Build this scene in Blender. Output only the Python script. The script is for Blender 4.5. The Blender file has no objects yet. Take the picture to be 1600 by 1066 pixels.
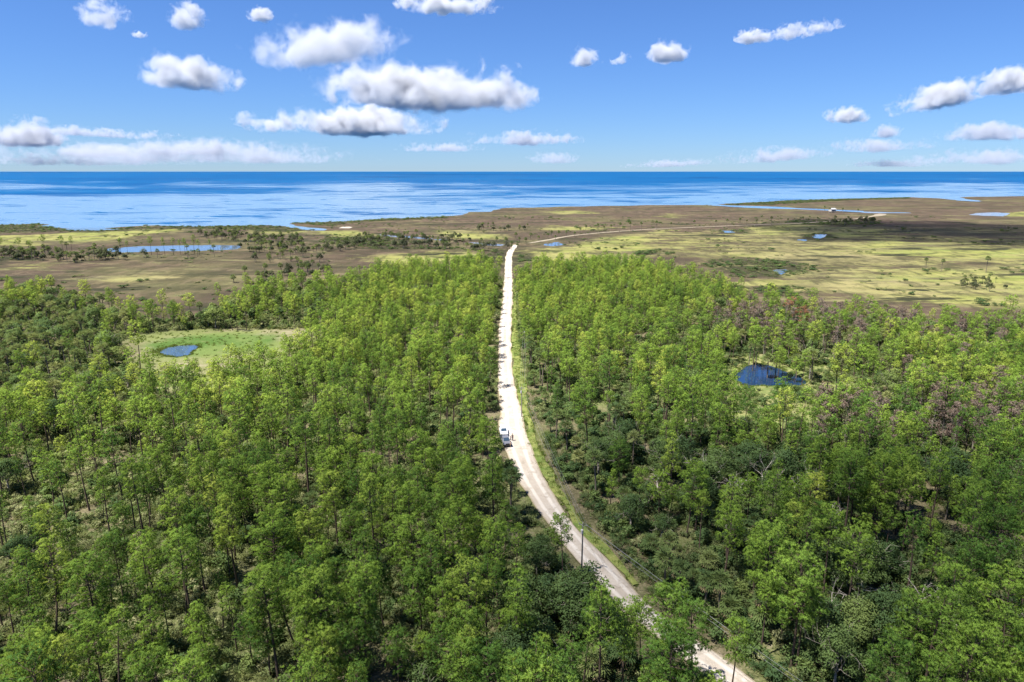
import bpy, bmesh, math, random
import numpy as np
from mathutils import Vector, Matrix, noise as mnoise

R = math.radians
random.seed(7)
rng = np.random.default_rng(11)
scene = bpy.context.scene
COL = scene.collection

# ------------------------------------------------------------------ camera maths
F, CX, CY, CAMH = 1066.0, 800.0, 533.0, 65.0
PITCH = math.atan((CY - 268.0) / F)
cP, sP = math.cos(PITCH), math.sin(PITCH)


def ground(u, v, z=0.0):
    """photo pixel -> point of the horizontal plane at height z"""
    x, q = (u - CX) / F, (CY - v) / F
    d = (x, cP + q * sP, -sP + q * cP)
    t = (z - CAMH) / d[2]
    return (d[0] * t, d[1] * t)


def project(x, y, z=0.0):
    dz = z - CAMH
    dep = y * cP - dz * sP
    upc = y * sP + dz * cP
    dep = np.maximum(dep, 1e-3)
    return CX + F * x / dep, CY - F * upc / dep


def G(pts, z=0.0):
    return np.array([ground(u, v, z) for u, v in pts])


# ------------------------------------------------------------------ small helpers
def tag(o, label=None, cat=None, group=None, kind=None):
    if label: o['label'] = label
    if cat: o['category'] = cat
    if group: o['group'] = group
    if kind: o['kind'] = kind
    return o


def mesh_np(name, verts, tris=None, quads=None, mats=(), tri_m=None, quad_m=None, smooth=False, normals=None):
    me = bpy.data.meshes.new(name)
    verts = np.asarray(verts, dtype=np.float32).reshape(-1, 3)
    tris = np.zeros((0, 3), np.int32) if tris is None else np.asarray(tris, np.int32).reshape(-1, 3)
    quads = np.zeros((0, 4), np.int32) if quads is None else np.asarray(quads, np.int32).reshape(-1, 4)
    nt, nq = len(tris), len(quads)
    me.vertices.add(len(verts)); me.vertices.foreach_set('co', verts.ravel())
    me.loops.add(nt * 3 + nq * 4)
    me.loops.foreach_set('vertex_index', np.concatenate([tris.ravel(), quads.ravel()]).astype(np.int32))
    me.polygons.add(nt + nq)
    st = np.concatenate([np.arange(nt) * 3, nt * 3 + np.arange(nq) * 4]).astype(np.int32)
    me.polygons.foreach_set('loop_start', st)
    for m in mats: me.materials.append(m)
    mi = np.concatenate([np.zeros(nt, np.int32) if tri_m is None else np.asarray(tri_m, np.int32),
                         np.zeros(nq, np.int32) if quad_m is None else np.asarray(quad_m, np.int32)])
    me.polygons.foreach_set('material_index', mi)
    me.polygons.foreach_set('use_smooth', np.full(nt + nq, bool(smooth)))
    me.update(calc_edges=True)
    me.validate()
    if normals is not None:
        me.polygons.foreach_set('use_smooth', np.full(nt + nq, True))
        me.normals_split_custom_set_from_vertices(np.asarray(normals, float).tolist())
    return me


def link(name, me, parent=None, loc=(0, 0, 0)):
    o = bpy.data.objects.new(name, me); COL.objects.link(o)
    o.location = loc
    if parent is not None: o.parent = parent
    return o


def empty(name, loc, rz=0.0, s=1.0):
    o = bpy.data.objects.new(name, None); COL.objects.link(o)
    o.location = loc; o.rotation_euler = (0, 0, rz); o.scale = (s, s, s)
    o.empty_display_size = .5
    return o


def norm(a):
    return a / np.maximum(np.linalg.norm(a, axis=-1, keepdims=True), 1e-9)


# ------------------------------------------------------------------ materials
def new_mat(name):
    m = bpy.data.materials.new(name); m.use_nodes = True
    nt = m.node_tree; nt.nodes.clear()
    out = nt.nodes.new('ShaderNodeOutputMaterial')
    return m, nt, out


class NT:
    """terse node building"""
    def __init__(s, nt): s.nt = nt
    def n(s, t, **kw):
        nd = s.nt.nodes.new(t)
        for k, v in kw.items(): setattr(nd, k, v)
        return nd
    def l(s, a, b): s.nt.links.new(a, b)
    def set(s, sock, val):
        if isinstance(val, bpy.types.NodeSocket): s.l(val, sock)
        else: sock.default_value = val
    def math(s, op, a, b=0.0, c=None, clamp=False):
        nd = s.n('ShaderNodeMath', operation=op); nd.use_clamp = clamp
        s.set(nd.inputs[0], a); s.set(nd.inputs[1], b)
        if c is not None: s.set(nd.inputs[2], c)
        return nd.outputs[0]
    def mix(s, f, a, b, blend='MIX'):
        nd = s.n('ShaderNodeMix', data_type='RGBA', blend_type=blend)
        s.set(nd.inputs[0], f)
        for k, v in ((6, a), (7, b)):
            if isinstance(v, tuple) and len(v) == 3: v = (*v, 1)
            s.set(nd.inputs[k], v)
        return nd.outputs[2]
    def noise(s, vec, scale, detail=4, rough=.55, dist=0.0, out=0):
        nd = s.n('ShaderNodeTexNoise')
        if vec is not None: s.l(vec, nd.inputs['Vector'])
        nd.inputs['Scale'].default_value = scale; nd.inputs['Detail'].default_value = detail
        nd.inputs['Roughness'].default_value = rough; nd.inputs['Distortion'].default_value = dist
        return nd.outputs[out]
    def ramp(s, f, lo, hi, a=0.0, b=1.0, smooth=True):
        nd = s.n('ShaderNodeMapRange'); nd.interpolation_type = 'SMOOTHSTEP' if smooth else 'LINEAR'
        s.set(nd.inputs[0], f)
        for k, v in zip((1, 2, 3, 4), (lo, hi, a, b)): s.set(nd.inputs[k], v)
        return nd.outputs[0]
    def map(s, vec, scale=(1, 1, 1), loc=(0, 0, 0), rot=(0, 0, 0)):
        nd = s.n('ShaderNodeMapping'); s.l(vec, nd.inputs[0])
        nd.inputs['Scale'].default_value = scale; nd.inputs['Location'].default_value = loc
        nd.inputs['Rotation'].default_value = rot
        return nd.outputs[0]
    def attr(s, name, typ='GEOMETRY', out=2):
        nd = s.n('ShaderNodeAttribute', attribute_name=name, attribute_type=typ)
        return nd.outputs[out]
    def geo(s): return s.n('ShaderNodeNewGeometry').outputs['Position']
    def bump(s, h, strength=.3, dist=1.0):
        nd = s.n('ShaderNodeBump'); nd.inputs['Strength'].default_value = strength
        nd.inputs['Distance'].default_value = dist
        s.l(h, nd.inputs['Height']); return nd.outputs[0]
    def princ(s, col, rough=.8, spec=.3, normal=None, metal=0.0):
        p = s.n('ShaderNodeBsdfPrincipled')
        if isinstance(col, tuple) and len(col) == 3: col = (*col, 1)
        s.set(p.inputs['Base Color'], col); s.set(p.inputs['Roughness'], rough)
        s.set(p.inputs['Specular IOR Level'], spec); s.set(p.inputs['Metallic'], metal)
        if normal is not None: s.l(normal, p.inputs['Normal'])
        return p


def leaf_mat(name, c1, c2, c3, trans=.35, spot=.5, region=.012):
    """foliage: three leaf colours mixed per plant (tint) and by stand (noise over the land)"""
    m, nt, out = new_mat(name); k = NT(nt)
    t = k.attr('tint', 'INSTANCER')
    pos = k.geo()
    n = k.noise(pos, spot, 2)
    big = k.noise(pos, region, 2)
    f = k.math('ADD', k.math('MULTIPLY_ADD', t, 1.15, -.2), k.math('ADD', k.math('MULTIPLY_ADD', n, .5, -.25), k.math('MULTIPLY_ADD', big, .7, -.28)))
    a = k.mix(k.ramp(f, 0, .5), c1, c2)
    c = k.mix(k.ramp(f, .5, 1.), a, c3)
    d = k.n('ShaderNodeBsdfDiffuse'); k.l(c, d.inputs[0])
    tr = k.n('ShaderNodeBsdfTranslucent'); k.l(k.mix(.5, c, (c3[0] * 1.25, c3[1] * 1.2, c3[2] * .8)), tr.inputs[0])
    mx = k.n('ShaderNodeMixShader'); mx.inputs[0].default_value = trans
    k.l(d.outputs[0], mx.inputs[1]); k.l(tr.outputs[0], mx.inputs[2])
    k.l(mx.outputs[0], out.inputs[0])
    return m


def simple_mat(name, col, rough=.7, spec=.3, var=.25, scale=6.0, metal=0.0):
    m, nt, out = new_mat(name); k = NT(nt)
    tc = k.n('ShaderNodeTexCoord').outputs['Object']
    n = k.noise(tc, scale, 4)
    c = k.mix(n, tuple(v * (1 - var) for v in col), tuple(min(1, v * (1 + var)) for v in col))
    p = k.princ(c, rough, spec, metal=metal)
    k.l(p.outputs[0], out.inputs[0]); return m


M = {}
M['pine'] = leaf_mat('pine_needles', (.076, .158, .036), (.192, .300, .052), (.365, .425, .085), .34)
M['pine_dead'] = leaf_mat('dead_needles', (.17, .135, .11), (.22, .18, .15), (.25, .13, .075), .2)
M['oak'] = leaf_mat('oak_leaves', (.058, .100, .042), (.105, .158, .054), (.165, .21, .066), .36)
M['palm'] = leaf_mat('palm_fronds', (.058, .098, .038), (.11, .155, .052), (.20, .22, .085), .3, 1.0)
M['palm_dry'] = leaf_mat('dry_fronds', (.16, .12, .07), (.22, .17, .10), (.28, .23, .14), .2, 1.0)
M['shrub'] = leaf_mat('shrub_leaves', (.075, .105, .045), (.155, .185, .075), (.27, .275, .14), .3, .8)
M['hedge'] = leaf_mat('hammock_leaves', (.045, .058, .034), (.080, .095, .048), (.125, .135, .065), .25, .3)
M['grass'] = leaf_mat('verge_grass', (.075, .125, .028), (.125, .175, .035), (.20, .22, .065), .3, .6)
M['bark'] = simple_mat('pine_bark', (.085, .062, .048), .9, .1, .4, 3.0)
M['bark_grey'] = simple_mat('grey_bark', (.20, .18, .15), .9, .1, .35, 3.0)
M['bark_palm'] = simple_mat('palm_bark', (.15, .125, .10), .9, .1, .35, 4.0)
M['deadwood'] = simple_mat('bleached_wood', (.42, .38, .34), .85, .15, .25, 3.0)

# ------------------------------------------------------------------ road centre line (world)
ROADPX = [(806, 384), (802.5, 388), (797, 396), (795, 405), (794.5, 425), (793, 470), (789, 520), (789, 560), (791, 600),
          (797, 640), (803, 684), (815, 720), (833, 760), (860, 802), (897, 850), (937, 892), (982, 944), (1062, 1008), (1140, 1066)]
road_w = G(ROADPX)
a, b = road_w[-1], road_w[-2]
dv = (a - b) / np.linalg.norm(a - b)
road_w = np.vstack([road_w, a + dv * 25, a + dv * 70 + np.array([4, 0]), a + dv * 200 + np.array([20, 0])])
# resample with a Catmull-Rom spline
def spline(P, step=2.0):
    P = np.asarray(P, float); out = []
    Q = np.vstack([2 * P[0] - P[1], P, 2 * P[-1] - P[-2]])
    for i in range(1, len(Q) - 2):
        n = max(2, int(np.linalg.norm(Q[i + 1] - Q[i]) / step))
        for t in np.arange(n) / n:
            p0, p1, p2, p3 = Q[i - 1], Q[i], Q[i + 1], Q[i + 2]
            out.append(.5 * ((2 * p1) + (p2 - p0) * t + (2 * p0 - 5 * p1 + 4 * p2 - p3) * t * t + (3 * p1 - p0 - 3 * p2 + p3) * t ** 3))
    out.append(P[-1]); return np.array(out)
road_c = spline(road_w, 2.5)
FARPX = [(806, 384), (812, 382), (826, 381.5), (840, 379.5), (862, 375.5), (890, 370.5), (920, 367), (960, 363.5), (1010, 360), (1080, 356.8), (1160, 353.5), (1260, 349.5), (1330, 344), (1368, 338), (1376, 335.5)]
far_c = spline(G(FARPX), 6.0)


def seg_dist(P, line):
    """distance of points P to a polyline"""
    P = np.asarray(P, float); best = np.full(len(P), 1e9)
    for i in range(len(line) - 1):
        a, b = line[i], line[i + 1]; ab = b - a; L = max(ab @ ab, 1e-9)
        t = np.clip(((P - a) @ ab) / L, 0, 1)
        d = np.linalg.norm(P - a - t[:, None] * ab, axis=1)
        best = np.minimum(best, d)
    return best


def poly_sd(P, poly):
    """signed distance (positive inside)"""
    P = np.asarray(P, float); poly = np.asarray(poly, float)
    inside = np.zeros(len(P), bool); n = len(poly)
    for i in range(n):
        a, b = poly[i], poly[(i + 1) % n]
        c = ((a[1] > P[:, 1]) != (b[1] > P[:, 1]))
        with np.errstate(divide='ignore', invalid='ignore'):
            xi = (b[0] - a[0]) * (P[:, 1] - a[1]) / (b[1] - a[1] if b[1] != a[1] else 1e-9) + a[0]
        inside ^= c & (P[:, 0] < xi)
    d = seg_dist(P, np.vstack([poly, poly[:1]]))
    return np.where(inside, d, -d)


def poly_sd_fast(P, poly, reach):
    """signed distance, exact only within reach of the polygon's box"""
    poly = np.asarray(poly)
    lo, hi = poly.min(0) - reach, poly.max(0) + reach
    m = np.all((P >= lo) & (P <= hi), axis=1)
    out = np.full(len(P), -reach * 1.0)
    if m.any(): out[m] = poly_sd(P[m], poly)
    return out


# ------------------------------------------------------------------ the land: masks from the photograph's map
COAST = [(-700, 353), (-200, 352), (0, 351), (55, 349), (102, 351), (62, 353.5), (110, 357), (150, 358.5), (180, 355.5), (240, 353), (300, 354.5), (340, 353.5),
         (420, 352), (470, 357), (512, 361), (508, 358.5), (468, 353.5), (442, 349.5), (480, 348), (560, 344.5), (640, 340), (688, 338.5), (722, 335.5),
         (733, 333), (728, 331.2), (760, 331), (792, 326), (860, 324), (1000, 321), (1060, 320.4), (1098, 321),
         (1150, 323.8), (1230, 326.6), (1290, 328.8), (1345, 331.5), (1352, 330), (1290, 326.6), (1230, 324), (1160, 321.5), (1118, 319.8),
         (1180, 316.3), (1250, 312.5), (1340, 310.3), (1420, 308.5), (1470, 310), (1490, 313), (1530, 315.6), (1532, 314), (1505, 310.5), (1500, 307.8), (1600, 306.5), (1760, 303), (2300, 301)]
coast_w = G(COAST)
land_poly = np.vstack([coast_w, [[9000, 2400], [9000, -3000], [-9000, -3000], [-9000, coast_w[0][1]]]])

WATERS = {  # ponds: pixel outline
    'pond_a': [(244, 551), (262, 545), (288, 540), (306, 541), (311, 546), (306, 556), (280, 560), (250, 559)],
    'pond_b': [(1160, 582), (1171, 571), (1186, 566), (1215, 574), (1245, 588), (1256, 597), (1248, 604), (1205, 606), (1180, 602), (1168, 612), (1160, 596)],
    'lagoon_a': [(163, 391), (172, 387.5), (212, 385.5), (260, 384), (330, 382.8), (372, 384), (381, 387), (370, 390), (300, 392.5), (225, 394), (180, 394.5)],
    'lagoon_b': [(1209, 424), (1217, 421.5), (1229, 421.8), (1230, 428), (1222, 431), (1212, 429)],
    'lagoon_c': [(1269, 368.5), (1276, 366), (1286, 366.5), (1289, 370), (1283, 373), (1272, 372)],
    'lagoon_d': [(1128, 364.2), (1133, 361), (1148, 361.2), (1152, 364)],
    'lagoon_e': [(1247, 375.8), (1251, 374), (1258, 374.2), (1257, 376.4)],
    'lagoon_f': [(1512, 335.5), (1526, 333), (1552, 332), (1574, 333), (1572, 336), (1567, 338.5), (1540, 337.5), (1522, 337)],
    'lagoon_g': [(846, 383.5), (858, 380), (872, 378.5), (878, 382.5), (862, 384.5)],
    'lagoon_h': [(95, 358.5), (120, 357.2), (160, 358), (190, 357), (190, 358.6), (150, 360.5), (100, 361)],
    'creek_a': [(1345, 331.8), (1360, 331.2), (1420, 332.4), (1425, 333.4), (1390, 333.4), (1350, 333)],
    'creek_b': [(712, 376), (740, 378.5), (770, 381.5), (798, 383), (790, 385), (760, 383), (730, 380)],
    'creek_c': [(590, 366.5), (640, 369), (690, 374), (720, 376), (700, 377), (660, 373.5), (600, 369)],
}
water_w = {k: G(v) for k, v in WATERS.items()}

YELLOW = [  # yellow-green cord-grass meadows
    [(-60, 388), (-60, 372), (60, 368), (150, 362.5), (262, 358.5), (310, 357.5), (300, 363), (240, 367), (160, 377), (60, 386)],
    [(390, 359), (440, 360.5), (480, 363), (450, 366), (400, 365)],
    [(526, 404), (580, 399.5), (690, 393), (738, 394.5), (745, 400), (690, 408), (640, 415), (575, 411)],
    [(655, 362), (690, 358), (735, 363), (800, 368), (826, 371), (800, 377), (750, 375), (700, 372)],
    [(183, 438), (215, 432), (250, 433), (246, 439), (200, 442)],
    [(0, 420), (50, 416), (60, 421), (0, 424)],
    [(826, 407), (838, 391), (880, 384), (930, 375), (1000, 364), (1052, 359.5), (1062, 365), (1030, 372), (1020, 382), (1080, 398), (1020, 406), (950, 409), (860, 412)],
    [(1012, 388), (1090, 396), (1180, 399), (1280, 392), (1330, 380), (1400, 378), (1500, 384), (1720, 392), (1720, 412), (1500, 408), (1330, 402), (1250, 406), (1180, 408), (1100, 408)],
    [(1130, 446), (1170, 436), (1260, 438), (1350, 428), (1420, 420), (1720, 425), (1720, 520), (1500, 480), (1350, 466), (1220, 456)],
    [(836, 362), (870, 354), (925, 354.5), (980, 356.5), (940, 359.5), (880, 362)],
    [(1188, 358), (1220, 351.5), (1300, 356), (1420, 361), (1430, 366), (1330, 370), (1240, 372), (1190, 366)],
    [(1018, 338), (1040, 334.5), (1072, 336), (1060, 340.5)],
    [(850, 331), (900, 330), (925, 334), (880, 335)],
    [(490, 362), (560, 364), (590, 369), (520, 372)],
    [(1535, 334), (1610, 332), (1640, 338), (1570, 341)],
]
DARK = [  # dark rush and mangrove
    [(-300, 351), (100, 351), (160, 357), (300, 354.5), (430, 352.5), (500, 361), (440, 363), (300, 358.5), (150, 363), (0, 366), (-300, 368)],
    [(446, 349), (600, 342.5), (705, 338.5), (700, 342), (560, 348), (520, 354), (490, 353)],
    [(1090, 408), (1140, 404), (1220, 408), (1270, 416), (1290, 424), (1230, 436), (1150, 436), (1110, 424)],
    [(985, 396), (1010, 392), (1055, 396), (1050, 400), (1000, 402)],
    [(1170, 455), (1200, 446), (1260, 450), (1262, 460), (1210, 468)],
    [(1505, 478), (1530, 471), (1578, 473), (1580, 480), (1540, 484)],
    [(1430, 432), (1450, 425), (1470, 428), (1460, 434)],
    [(550, 385), (600, 381), (700, 388), (790, 392), (788, 400), (745, 394), (690, 391), (600, 393)],
    [(760, 402), (788, 396), (788, 418), (760, 414)],
    [(806, 396), (826, 398), (824, 410), (806, 414)],
    [(500, 372), (580, 371), (660, 378), (640, 386), (560, 384), (500, 380)],
    [(1230, 346), (1290, 346), (1375, 347), (1375, 352), (1290, 353), (1235, 351)],
    [(1250, 367), (1292, 365), (1296, 373), (1262, 374)],
    [(1120, 361), (1156, 360), (1160, 365), (1124, 365)],
    [(1100, 321.6), (1180, 317.2), (1250, 313.4), (1342, 311), (1420, 309.2), (1420, 311), (1340, 313), (1200, 321), (1160, 321)],
]
FORESTPX_L = [(-500, 436), (0, 440), (40, 436), (110, 440), (130, 452), (180, 462), (215, 468), (260, 466), (300, 468), (360, 452), (380, 440), (440, 432),
              (500, 428), (560, 424), (600, 413), (680, 404), (740, 398), (768, 402), (784, 415)]
FORESTPX_R = [(806, 415), (840, 404), (900, 402), (960, 400), (1010, 402), (1060, 416), (1120, 430), (1160, 448), (1230, 456), (1300, 462), (1380, 470), (1450, 482), (1520, 488), (1600, 496), (2300, 520)]
HT = 11.0
fl, fr = G(FORESTPX_L, HT), G(FORESTPX_R, HT)
forest_poly = np.vstack([fl, fr, [[900, -300], [-900, -300]]])

CLEAR_A = G([(188, 543), (205, 530), (240, 522), (300, 519), (400, 517), (470, 519), (520, 522), (500, 534), (480, 560), (440, 600), (330, 622), (250, 618), (205, 580)])
CLEAR_B = G([(1098, 588), (1120, 566), (1180, 556), (1240, 556), (1300, 570), (1330, 600), (1345, 665), (1280, 690), (1200, 690), (1140, 675), (1105, 630)])

# sea bed / shore heights on a variable grid
def axis(lo, hi, fine_lo, fine_hi, fine, grow, cap):
    c = list(np.arange(fine_lo, fine_hi + .1, fine)); s = fine; x = fine_hi
    while x < hi: s = min(s * grow, cap); x += s; c.append(x)
    s = fine; x = fine_lo; pre = []
    while x > lo: s = min(s * grow, cap); x -= s; pre.append(x)
    return np.array(pre[::-1] + c)
gx = axis(-5000, 5000, -300, 330, 2.5, 1.02, 60)
gy = axis(-700, 3600, 40, 430, 2.5, 1.02, 14)
GX, GY = np.meshgrid(gx, gy)
GP = np.stack([GX.ravel(), GY.ravel()], 1)


def fbm2(P, s, oct=4, seed=0):
    """cheap value noise fbm in numpy"""
    P = P * s; out = np.zeros(len(P)); amp = 1.; tot = 0
    for o in range(oct):
        i = np.floor(P).astype(np.int64); f = P - i; f = f * f * (3 - 2 * f)
        def h(ix, iy):
            n = (ix * 374761393 + iy * 668265263 + (seed + o) * 1274126177) & 0xffffffff
            n = ((n ^ (n >> 13)) * 1103515245) & 0xffffffff
            return ((n ^ (n >> 16)) & 0xffff) / 65535.
        a = h(i[:, 0], i[:, 1]); b = h(i[:, 0] + 1, i[:, 1]); c = h(i[:, 0], i[:, 1] + 1); d = h(i[:, 0] + 1, i[:, 1] + 1)
        out += amp * ((a * (1 - f[:, 0]) + b * f[:, 0]) * (1 - f[:, 1]) + (c * (1 - f[:, 0]) + d * f[:, 0]) * f[:, 1])
        tot += amp; amp *= .5; P = P * 2.03
    return out / tot


wob = (fbm2(GP, .03, 3, 5) - .5)
sd_land = poly_sd(GP, land_poly) + wob * 26 + (fbm2(GP * [1, .5], .011, 4, 15) - .5) * 44
hgt = .75 * np.clip(sd_land / 14, -1.6, 1)
hgt += (fbm2(GP, .05, 3, 9) - .5) * .35 * np.clip(sd_land / 30, 0, 1)
for k, w in water_w.items():
    near = k.startswith('pond')
    sd = poly_sd_fast(GP, w, 40) + (fbm2(GP, .09 if near else .05, 3, 21) - .5) * (10 if near else 12)
    ramp_w = 4. if near else 9.
    dip = np.clip((sd + ramp_w * .5) / ramp_w, 0, 1)
    hgt = hgt * (1 - dip) + (-.7) * dip
roadd = np.full(len(GP), 99.)
nearroad = (np.abs(GP[:, 0]) < 220) & (GP[:, 1] > -150) & (GP[:, 1] < 720)
roadd[nearroad] = seg_dist(GP[nearroad], road_c[::2])
hgt = np.where(roadd < 10, .45, hgt)
fard = np.full(len(GP), 999.)
m_ = (GP[:, 1] > 500) & (GP[:, 1] < 1500) & (np.abs(GP[:, 0]) < 900)
fard[m_] = seg_dist(GP[m_], far_c[::3])
hgt = np.where(fard < 12, np.maximum(hgt, .5), hgt)

soft = lambda sd, w: np.clip(.5 + sd / w, 0, 1)
yel = np.zeros(len(GP)); drk = np.zeros(len(GP))
wv = (fbm2(GP * [1, .6], .022, 4, 40) - .5)
for p in YELLOW: yel = np.maximum(yel, soft(poly_sd_fast(GP, G(p), 120) + wv * 55, 46))
for p in DARK: drk = np.maximum(drk, soft(poly_sd_fast(GP, G(p), 120) + wv * 45, 34))
yel = np.maximum(yel, .48 * soft(poly_sd_fast(GP, G([(840, 408), (900, 372), (1060, 362), (1300, 358), (1450, 368), (1750, 384), (1750, 520), (1400, 478), (1180, 452), (1060, 412)]), 120) + wv * 55, 60))
sd_f = poly_sd(GP, forest_poly)
fst = soft(sd_f + wv * 14, 16)
clr_a = soft(poly_sd_fast(GP, CLEAR_A, 40) + wv * 26 + 2, 12); clr_b = soft(poly_sd_fast(GP, CLEAR_B, 40) + wv * 12, 14)
wet_a = soft(poly_sd_fast(GP, G([(212, 545), (240, 533), (300, 525), (360, 522), (435, 527), (430, 548), (350, 557), (300, 562), (250, 562)]), 40) + wv * 8, 6)
shore = np.clip(1 - sd_land / 60, 0, 1) * (GP[:, 0] > -200)

ny, nx = GX.shape
idx = np.arange(nx * ny).reshape(ny, nx)
quads = np.stack([idx[:-1, :-1], idx[:-1, 1:], idx[1:, 1:], idx[1:, :-1]], -1).reshape(-1, 4)
gme = mesh_np('ground', np.column_stack([GP, hgt]), quads=quads, smooth=True)
for nm, arr in (('yel', yel), ('drk', drk), ('fst', fst), ('clra', clr_a), ('clrb', clr_b), ('wet', wet_a)):
    at = gme.attributes.new(nm, 'FLOAT', 'POINT'); at.data.foreach_set('value', arr.astype(np.float32))

m, nt, out = new_mat('land'); k = NT(nt)
pos = k.geo()
n1 = k.noise(pos, .006, 5, .6); n2 = k.noise(pos, .03, 6, .62); n3 = k.noise(pos, .18, 5, .65); n4 = k.noise(pos, .9, 4, .6)
posx = k.map(pos, (.6, 1.5, 1))
st = k.noise(posx, .014, 6, .62, .4)
st2 = k.noise(k.map(pos, (.7, 1.6, 1), (300, 90, 0)), .035, 5, .65, .3)
# brown rush
spz = k.n('ShaderNodeSeparateXYZ'); k.l(pos, spz.inputs[0]); pos_far = spz.outputs[1]
rush = k.mix(k.ramp(n2, .35, .65), (.036, .027, .019), (.078, .056, .037))
rush = k.mix(k.ramp(pos_far, 620, 900), rush, k.mix(n2, (.062, .043, .032), (.082, .056, .040)))
rush = k.mix(k.ramp(st, .46, .70), rush, (.040, .033, .021))
rush = k.mix(k.ramp(st2, .56, .70, 0, .8), rush, (.13, .105, .066))
rush = k.mix(k.ramp(n3, .58, .72, 0, .6), rush, (.022, .020, .013))
rush = k.mix(k.ramp(n1, .47, .62, 0, .45), rush, (.095, .095, .036))
gr = k.mix(k.ramp(st2, .38, .62), (.150, .165, .040), (.20, .19, .066))
gr = k.mix(k.ramp(n2, .5, .72, 0, .8), gr, (.125, .165, .040))
gr = k.mix(k.ramp(st, .53, .64, 0, .9), gr, (.085, .074, .040))
gr = k.mix(k.ramp(n3, .52, .70, 0, .7), gr, (.10, .105, .042))
gr = k.mix(k.ramp(n1, .48, .62, 0, .6), gr, (.19, .155, .085))
dk = k.mix(n3, (.011, .014, .007), (.040, .037, .019))
yv = k.attr('yel'); dvv = k.attr('drk')
mo = k.math('ADD', k.math('MULTIPLY_ADD', st2, 1.5, -.75), k.math('MULTIPLY_ADD', n3, .8, -.4))
yy = k.ramp(k.math('ADD', k.math('MULTIPLY', yv, .85), mo), .24, .66)
dd = k.ramp(k.math('ADD', dvv, k.math('MULTIPLY_ADD', n2, 1.4, -.7)), .40, .72)
c = k.mix(yy, rush, gr); c = k.mix(k.math('MULTIPLY', dd, .9), c, dk)
fine = k.noise(k.map(pos, (.42, 1, 1), (40, 7, 0)), .055, 9, .72, .3); fine2 = k.noise(k.map(pos, (.5, 1, 1)), .011, 6, .65, .5)
c = k.mix(k.ramp(fine, .50, .64, 0, .7), c, (.034, .031, .016)); c = k.mix(k.ramp(fine, .36, .47, .55, 0), c, (.15, .145, .062))
mt = k.noise(k.map(pos, (1, .34, 1), (5, 11, 0)), .11, 6, .66, .4)
c = k.mix(k.ramp(mt, .52, .62, 0, .6), c, (.036, .036, .016)); c = k.mix(k.ramp(mt, .36, .45, .5, 0), c, k.mix(yv, (.12, .092, .055), (.17, .175, .05)))
fl = k.noise(k.map(pos, (.30, 1, 1), (9, 70, 0)), .034, 5, .55, .4); fl2 = k.noise(k.map(pos, (.45, 1, 1), (19, 3, 0)), .09, 4, .6, .2)
c = k.mix(k.math('MULTIPLY', k.ramp(fl, .585, .625), k.ramp(fl2, .35, .5)), c, (.026, .027, .013))
c = k.mix(k.ramp(fine2, .52, .62, 0, .55), c, k.mix(n3, (.034, .027, .018), (.07, .052, .034)))
# forest floor: litter, sand, low growth
ff = k.mix(k.ramp(n3, .35, .65), (.060, .055, .028), (.13, .11, .065))
ff = k.mix(k.ramp(n2, .44, .60, 0, .85), ff, (.095, .115, .036))
ff = k.mix(k.ramp(n4, .58, .72, 0, .55), ff, (.26, .21, .16))
ff = k.mix(k.ramp(n3, .62, .76, 0, .7), ff, (.05, .06, .025))
n5 = k.noise(pos, 2.6, 5, .7)
ff = k.mix(k.ramp(n5, .50, .62, 0, .75), ff, (.035, .038, .016)); ff = k.mix(k.ramp(n5, .34, .44, .6, 0), ff, (.20, .175, .12))
c = k.mix(k.attr('fst'), c, ff)
ca = k.mix(k.ramp(n3, .35, .65), (.125, .125, .055), (.20, .18, .11))
ca = k.mix(k.ramp(n2, .42, .58), ca, (.12, .14, .045))
c = k.mix(k.attr('clra'), c, ca)
wa = k.mix(k.ramp(n2, .4, .62), (.052, .095, .020), (.095, .130, .036))
wa = k.mix(k.ramp(n3, .55, .7, 0, .6), wa, (.12, .13, .05))
c = k.mix(k.attr('wet'), c, wa)
cb = k.mix(k.ramp(n3, .35, .62), (.085, .115, .032), (.165, .165, .065))
cb = k.mix(k.ramp(n2, .56, .68, 0, .7), cb, (.20, .17, .10))
c = k.mix(k.attr('clrb'), c, cb)
sep = k.n('ShaderNodeSeparateXYZ'); k.l(pos, sep.inputs[0])
mud = k.ramp(sep.outputs[2], .0, .3, .75, 0)
c = k.mix(mud, c, (.075, .062, .04))
p = k.princ(c, .95, .1, k.bump(k.math('ADD', n3, k.math('MULTIPLY', n4, .4)), .5, 1.2))
k.l(p.outputs[0], out.inputs[0])
gme.materials.append(m)
tag(link('ground', gme), kind='structure')


def ground_z(P):
    """height of the land sheet at points (bilinear)"""
    P = np.asarray(P, float).reshape(-1, 2)
    H = hgt.reshape(ny, nx)
    ix = np.clip(np.searchsorted(gx, P[:, 0]) - 1, 0, nx - 2); iy = np.clip(np.searchsorted(gy, P[:, 1]) - 1, 0, ny - 2)
    fx = np.clip((P[:, 0] - gx[ix]) / (gx[ix + 1] - gx[ix]), 0, 1); fy = np.clip((P[:, 1] - gy[iy]) / (gy[iy + 1] - gy[iy]), 0, 1)
    return (H[iy, ix] * (1 - fx) + H[iy, ix + 1] * fx) * (1 - fy) + (H[iy + 1, ix] * (1 - fx) + H[iy + 1, ix + 1] * fx) * fy


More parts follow.
